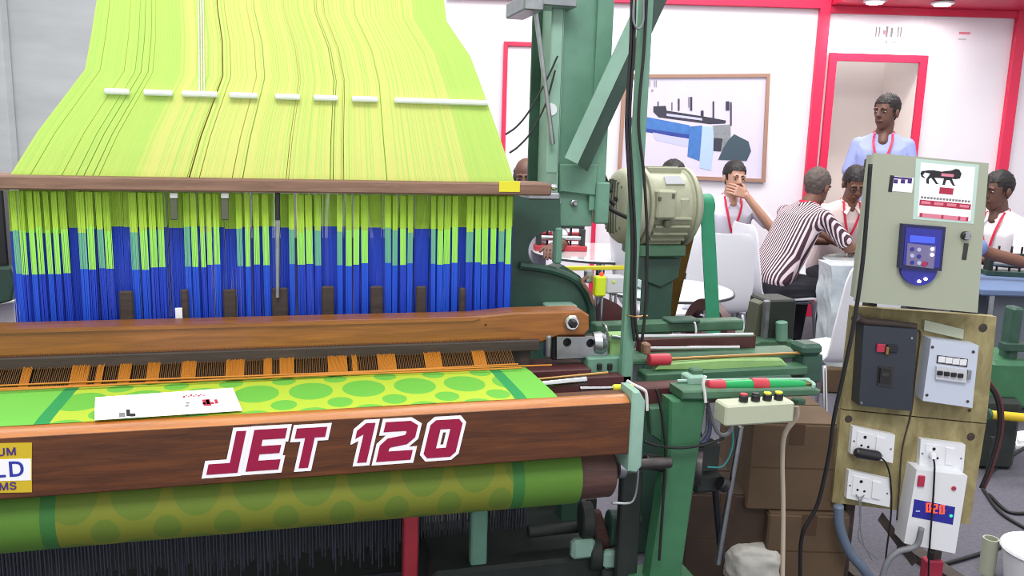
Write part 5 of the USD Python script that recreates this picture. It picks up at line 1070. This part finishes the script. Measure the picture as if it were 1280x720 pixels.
    for s in 'ab':
        h = J['hip'] + [side[s] * .09, 0, 0]; tr_ += [bone((h, .095), (J['knee_' + s], .066)), bone((J['knee_' + s], .066), (J['ankle_' + s] + [0, 0, .03], .052))]
    t.add('trousers', smoothed(uni(tr_), .018, 8), trousers, smooth=60, local=True)
    for s in 'ab':
        f = J.get('foot_' + s, J['ankle_' + s] + [0, -.16, -.045]); an = J['ankle_' + s]; g = J['ankle_' + s][2] - .075
        sm = smoothed(bone((an + [0, .03, -.04], .036), (an + [0, -.03, -.03], .038), (an + [side[s] * .02, -.13, -.045], .036), (an + [side[s] * .025, -.17, -.05], .028)), .014, 5); t.add('shoe', sm, 'shoe_black', smooth=60, local=True)
        t.add('sock', turned([(0, .04), (.07, .038)], an + [0, 0, -.015], (0, 0, 1), 16), 'sock_white', local=True)
    # hair and face
    hh = HULL0.scale([1.10, 1.08, 1.12]).translate([0, .004, .004]); front_ = manifold3d.Manifold.cube([.3, .3, .3], True).translate([0, -.12, -.15 + .062 + bald]); side_ = manifold3d.Manifold.cube([.3, .2, .3], True).translate([0, -.108, -.15 + .035 + bald * 2]); ear_ = ell((.08, -.0, -.04), (.06, .034, .05)) + ell((-.08, -.0, -.04), (.06, .034, .05)); low_ = manifold3d.Manifold.cube([.3, .3, .3], True).rotate([-24, 0, 0]).translate([0, .02, -.205]); hh = hh - front_.trim_by_plane([0, -1, 0], .052) - side_.trim_by_plane([0, -1, 0], .026) - ear_ - low_
    if bald: hh = hh.trim_by_plane([0, 0, -1], -.045)
    hm2 = hh.refine_to_length(.010).to_mesh(); hv = hm2.vert_properties[:, :3].copy(); hv += (meshkit.fbm(hv * 75, 3, 7)[:, None] - .45) * .016 * hv / np.linalg.norm(hv, axis=1, keepdims=True)
    t.add('hair', moved(TM(hv, hm2.tri_verts), HM), hair, smooth=60, local=True)
    for sx in (-1, 1):
        ey = t.add('eye', moved(TM(*mv(ell((sx * .031, -.0775, .003), (.0125, .009, .0055), 16))), HM), 'eye_white', smooth=True, local=True); t.add('iris', moved(TM(*mv(ell((sx * .031, -.0855, .003), (.0062, .003, .0062), 12))), HM), 'eye_dark', parent=ey, smooth=True, local=True)
        t.add('eyebrow', moved(TM(*mv(bone(((sx * .016, -.089, .026), .0045), ((sx * .046, -.079, .027), .0035)))), HM), hair if hair != 'hair_grey' else 'hair_black', smooth=True, local=True)
    t.add('lips', moved(TM(*mv(bone(((-.019, -.088, -.060), .0055), ((.019, -.088, -.060), .0055), ((0, -.0935, -.0605), .0065)))), HM), lip, smooth=True, local=True)
    if glasses:
        for sx in (-1, 1): t.add('glasses_rim', moved(tube([(sx * .032 + .023 * math.cos(a), -.100 + .004 * abs(math.cos(a)), .002 + .017 * math.sin(a)) for a in np.linspace(0, 2 * math.pi, 15)], .0025, 6, False), HM), 'hand_glass', local=True); t.add('glasses_arm', moved(tube([(sx * .055, -.097, .004), (sx * .078, -.03, .006), (sx * .08, .02, .0)], .0022, 6), HM), 'hand_glass', local=True)
        t.add('glasses_bridge', moved(tube([(-.009, -.101, .004), (0, -.106, .007), (.009, -.101, .004)], .0022, 6), HM), 'hand_glass', local=True)
    if lanyard:
        sv = smoothed(uni(tor), .016, 12).vertices; 
        def front(x, z): q = sv[(np.abs(sv[:, 0] - x) < .025) & (np.abs(sv[:, 2] - z) < .025)]; return (q[:, 1].min() if len(q) else J['chest'][1] - .1) - .006
        nz = J['neck'][2]; pts = [(-.058, nz - .012), (-.06, nz - .06), (-.045, nz - .13), (-.022, nz - .21), (0, nz - .27)]
        L3 = [np.array((x, front(x, z) if i else J['neck'][1] - .035, z)) for i, (x, z) in enumerate(pts)]; R3 = [p_ * [-1, 1, 1] for p_ in L3]; bk = [np.array((-.062, J['neck'][1] + .02, nz + .005)), np.array((0, J['neck'][1] + .078, nz + .012)), np.array((.062, J['neck'][1] + .02, nz + .005))]
        for nm, path in (('lanyard', L3), ('lanyard', R3), ('lanyard', [L3[0]] + bk + [R3[0]])): t.add(nm, ribbon(path, .016), 'lanyard_red', smooth=60, local=True, label='red lanyard ribbon')
    return t
def mv(m): q = m.to_mesh(); return q.vert_properties[:, :3], q.tri_verts
def both_mesh(m): return TM(*mv(m))
def smoothed_m(m):
    tm = smoothed(m, .006, 4); r = manifold3d.Manifold(manifold3d.Mesh(np.asarray(tm.vertices, np.float32), np.asarray(tm.faces, np.uint32))); return r if not r.is_empty() else m
def ribbon(path, w):
    P = smooth_path(path, 6); T = np.gradient(P, axis=0); T /= np.linalg.norm(T, axis=1, keepdims=True); V = []
    for p_, t_ in zip(P, T):
        o = np.array([p_[0], p_[1], 0]) - [0, .0, 0]; o = np.array([p_[0] * .6, -1.0 if p_[1] < P[:, 1].mean() + .02 else 1.0, .15]); s_ = np.cross(t_, o); s_ /= np.linalg.norm(s_); nn = np.cross(s_, t_)
        V += [p_ + s_ * w / 2, p_ - s_ * w / 2, p_ - s_ * w / 2 + nn * .0025, p_ + s_ * w / 2 + nn * .0025]
    F = []; n = len(P)
    for i in range(n - 1):
        for j in range(4): a, b, c, d = i * 4 + j, i * 4 + (j + 1) % 4, (i + 1) * 4 + (j + 1) % 4, (i + 1) * 4 + j; F += [(a, b, c), (a, c, d)]
    F += [(0, 2, 1), (0, 3, 2), (n * 4 - 4, n * 4 - 3, n * 4 - 2), (n * 4 - 4, n * 4 - 2, n * 4 - 1)]; m = TM(V, F); trimesh.repair.fix_normals(m); return m
def seated(lean=.12, **kw):
    h = .55; P = dict(hip=(0, .02, h - .02), waist=(0, .0 - lean * .3, h + .17), chest=(0, -lean * .7, h + .38), neck=(0, -lean, h + .53), head=(0, -lean - .045, h + .66), shoulder_a=(-.185, -lean * .85, h + .46), shoulder_b=(.185, -lean * .85, h + .46),
        knee_a=(-.12, -.42, .50), knee_b=(.12, -.42, .50), ankle_a=(-.13, -.40, .085), ankle_b=(.13, -.40, .085), elbow_a=(-.25, -lean - .12, h + .23), elbow_b=(.25, -lean - .12, h + .23), wrist_a=(-.12, -lean - .34, .79), wrist_b=(.12, -lean - .34, .79), hand_a=(.3, -1, -.05), hand_b=(-.3, -1, -.05))
    P.update(kw); return P
def at(px, D): p = atD(px, 250, D); p[2] = 0; return p
person('bald dark skinned man seated behind the right end of the comb board', at(652, 5.6), RZC + 10, seated(.08, rot=(12, -20, 0)), skin='skin_dark', hair='hair_grey', shirt='shirt_pale', bald=.045)
person('man seated behind the motor, only his dark hair and forehead showing', at(828, 5.75), RZC + 8, seated(.16, rot=(18, 10, 0), wrist_a=(-.36, -.40, .79), hand_a=(-.25, -1, -.1), elbow_a=(-.36, -.2, .82), wrist_b=(.10, -.42, .79)), skin='skin_dark', shirt='shirt_white', sleeve='short')
person('fair man in white shirt covering his mouth with his hand', at(908, 6.38), RZC + 5, seated(.10, rot=(4, 4, 2), elbow_b=(.27, -.24, .86), wrist_b=(.06, -.235, 1.095), hand_b=(-.75, -.12, .30), palm_b=(0, -1, .1), wrist_a=(-.05, -.42, .79), curl=.55), skin='skin_fair', lip='lip_fair', shirt='shirt_pale', sleeve='short')
person('man with glasses and red lanyard looking down at the table', at(1048, 6.25), RZC + 2, seated(.20, rot=(24, -8, 0), head=(0, -.255, 1.20), wrist_a=(-.16, -.44, .80), wrist_b=(.16, -.46, .80), elbow_a=(-.25, -.26, .86), elbow_b=(.25, -.26, .86)), skin='skin_brown', shirt='shirt_pink', glasses=True, sleeve='short')
person('grey haired man in striped shirt seated with his back turned', at(970, 5.58), RZC + 116, seated(.30, rot=(14, 12, 0), head=(0, -.36, 1.185), elbow_a=(-.27, -.42, .80), elbow_b=(.24, -.44, .80), wrist_a=(-.14, -.60, .80), wrist_b=(.06, -.56, .80)), skin='skin_brown', hair='hair_grey', shirt='shirt_stripe', sleeve='short')
STAND = dict(hip=(0, 0, .92), waist=(0, .0, 1.08), chest=(0, .0, 1.28), neck=(0, .01, 1.445), head=(0, -.015, 1.585), shoulder_a=(-.165, .02, 1.37), shoulder_b=(.165, .02, 1.37), knee_a=(-.10, -.02, .50), knee_b=(.10, -.02, .50), ankle_a=(-.11, .02, .085), ankle_b=(.11, .02, .085),
    elbow_a=(-.21, -.01, 1.11), elbow_b=(.21, -.01, 1.11), wrist_a=(-.08, -.22, 1.205), wrist_b=(.06, -.20, 1.19), hand_a=(.9, -.25, .05), hand_b=(-.9, -.25, .1), palm_a=(0, 1, .2), palm_b=(0, 1, .2), rot=(2, -28, 0), curl=.6)
ps = person('standing man in light blue shirt before the closet doorway', at(1096, 6.55), RZC - 24, STAND, skin='skin_dark', shirt='shirt_blue', sleeve='short', scale=1.09)
person('man in white shirt at far right facing left behind the cabinet', at(1262, 5.5), RZC - 62, seated(.10, rot=(6, -8, 0)), skin='skin_dark', hair='hair_black', shirt='shirt_white', sleeve='short')
person('person in blue sleeves hidden behind the cabinet, reaching right over the table', at(1128, 4.86), RZC + 14, seated(.10, elbow_b=(.47, -.20, .88), wrist_b=(.74, -.34, .81), hand_b=(1, -.3, -.05), elbow_a=(-.2, -.3, .80)), skin='skin_brown', shirt='sleeve_blue', sleeve='short')
t = Thing('phone', 'dark phone in the hands of the standing man', 'phone', at(1086, 6.2)); q = at(1084, 6.29) + UZ * 1.345; t.add('case', moved(cbox(-.05, -.006, -.03, .05, .006, .03, .004), frame(q, RH, FH, UZ)), 'hand_glass'); t.add('screen', moved(cbox(-.046, .006, -.027, .046, .008, .027, .001), frame(q, RH, FH, UZ)), 'black_plastic')

# things of a kind carry one group
for name, group in {'wall_socket': 'white sockets on the wooden board', 'cardboard_box': 'cardboard boxes beside the loom', 'ceiling_downlight': 'downlights in the booth soffit', 'round_table': 'round tables of the booth', 'loom_model': 'machine models on the tables',
                    'string_tie': 'white strings tied on the loom', 'cable': 'cables on the loom and the board', 'wire': 'thin wires on the loom', 'hose': 'conduit hoses under the board', 'person': 'people in the booth', 'paper_bundle': 'white paper bundles on the carpet'}.items():
    for p in stage.GetPrimAtPath('/World').GetChildren():
        if p.GetName() == name or (p.GetName().startswith(name + '_') and p.GetName()[len(name) + 1:].isdigit()): p.SetCustomDataByKey('group', group)
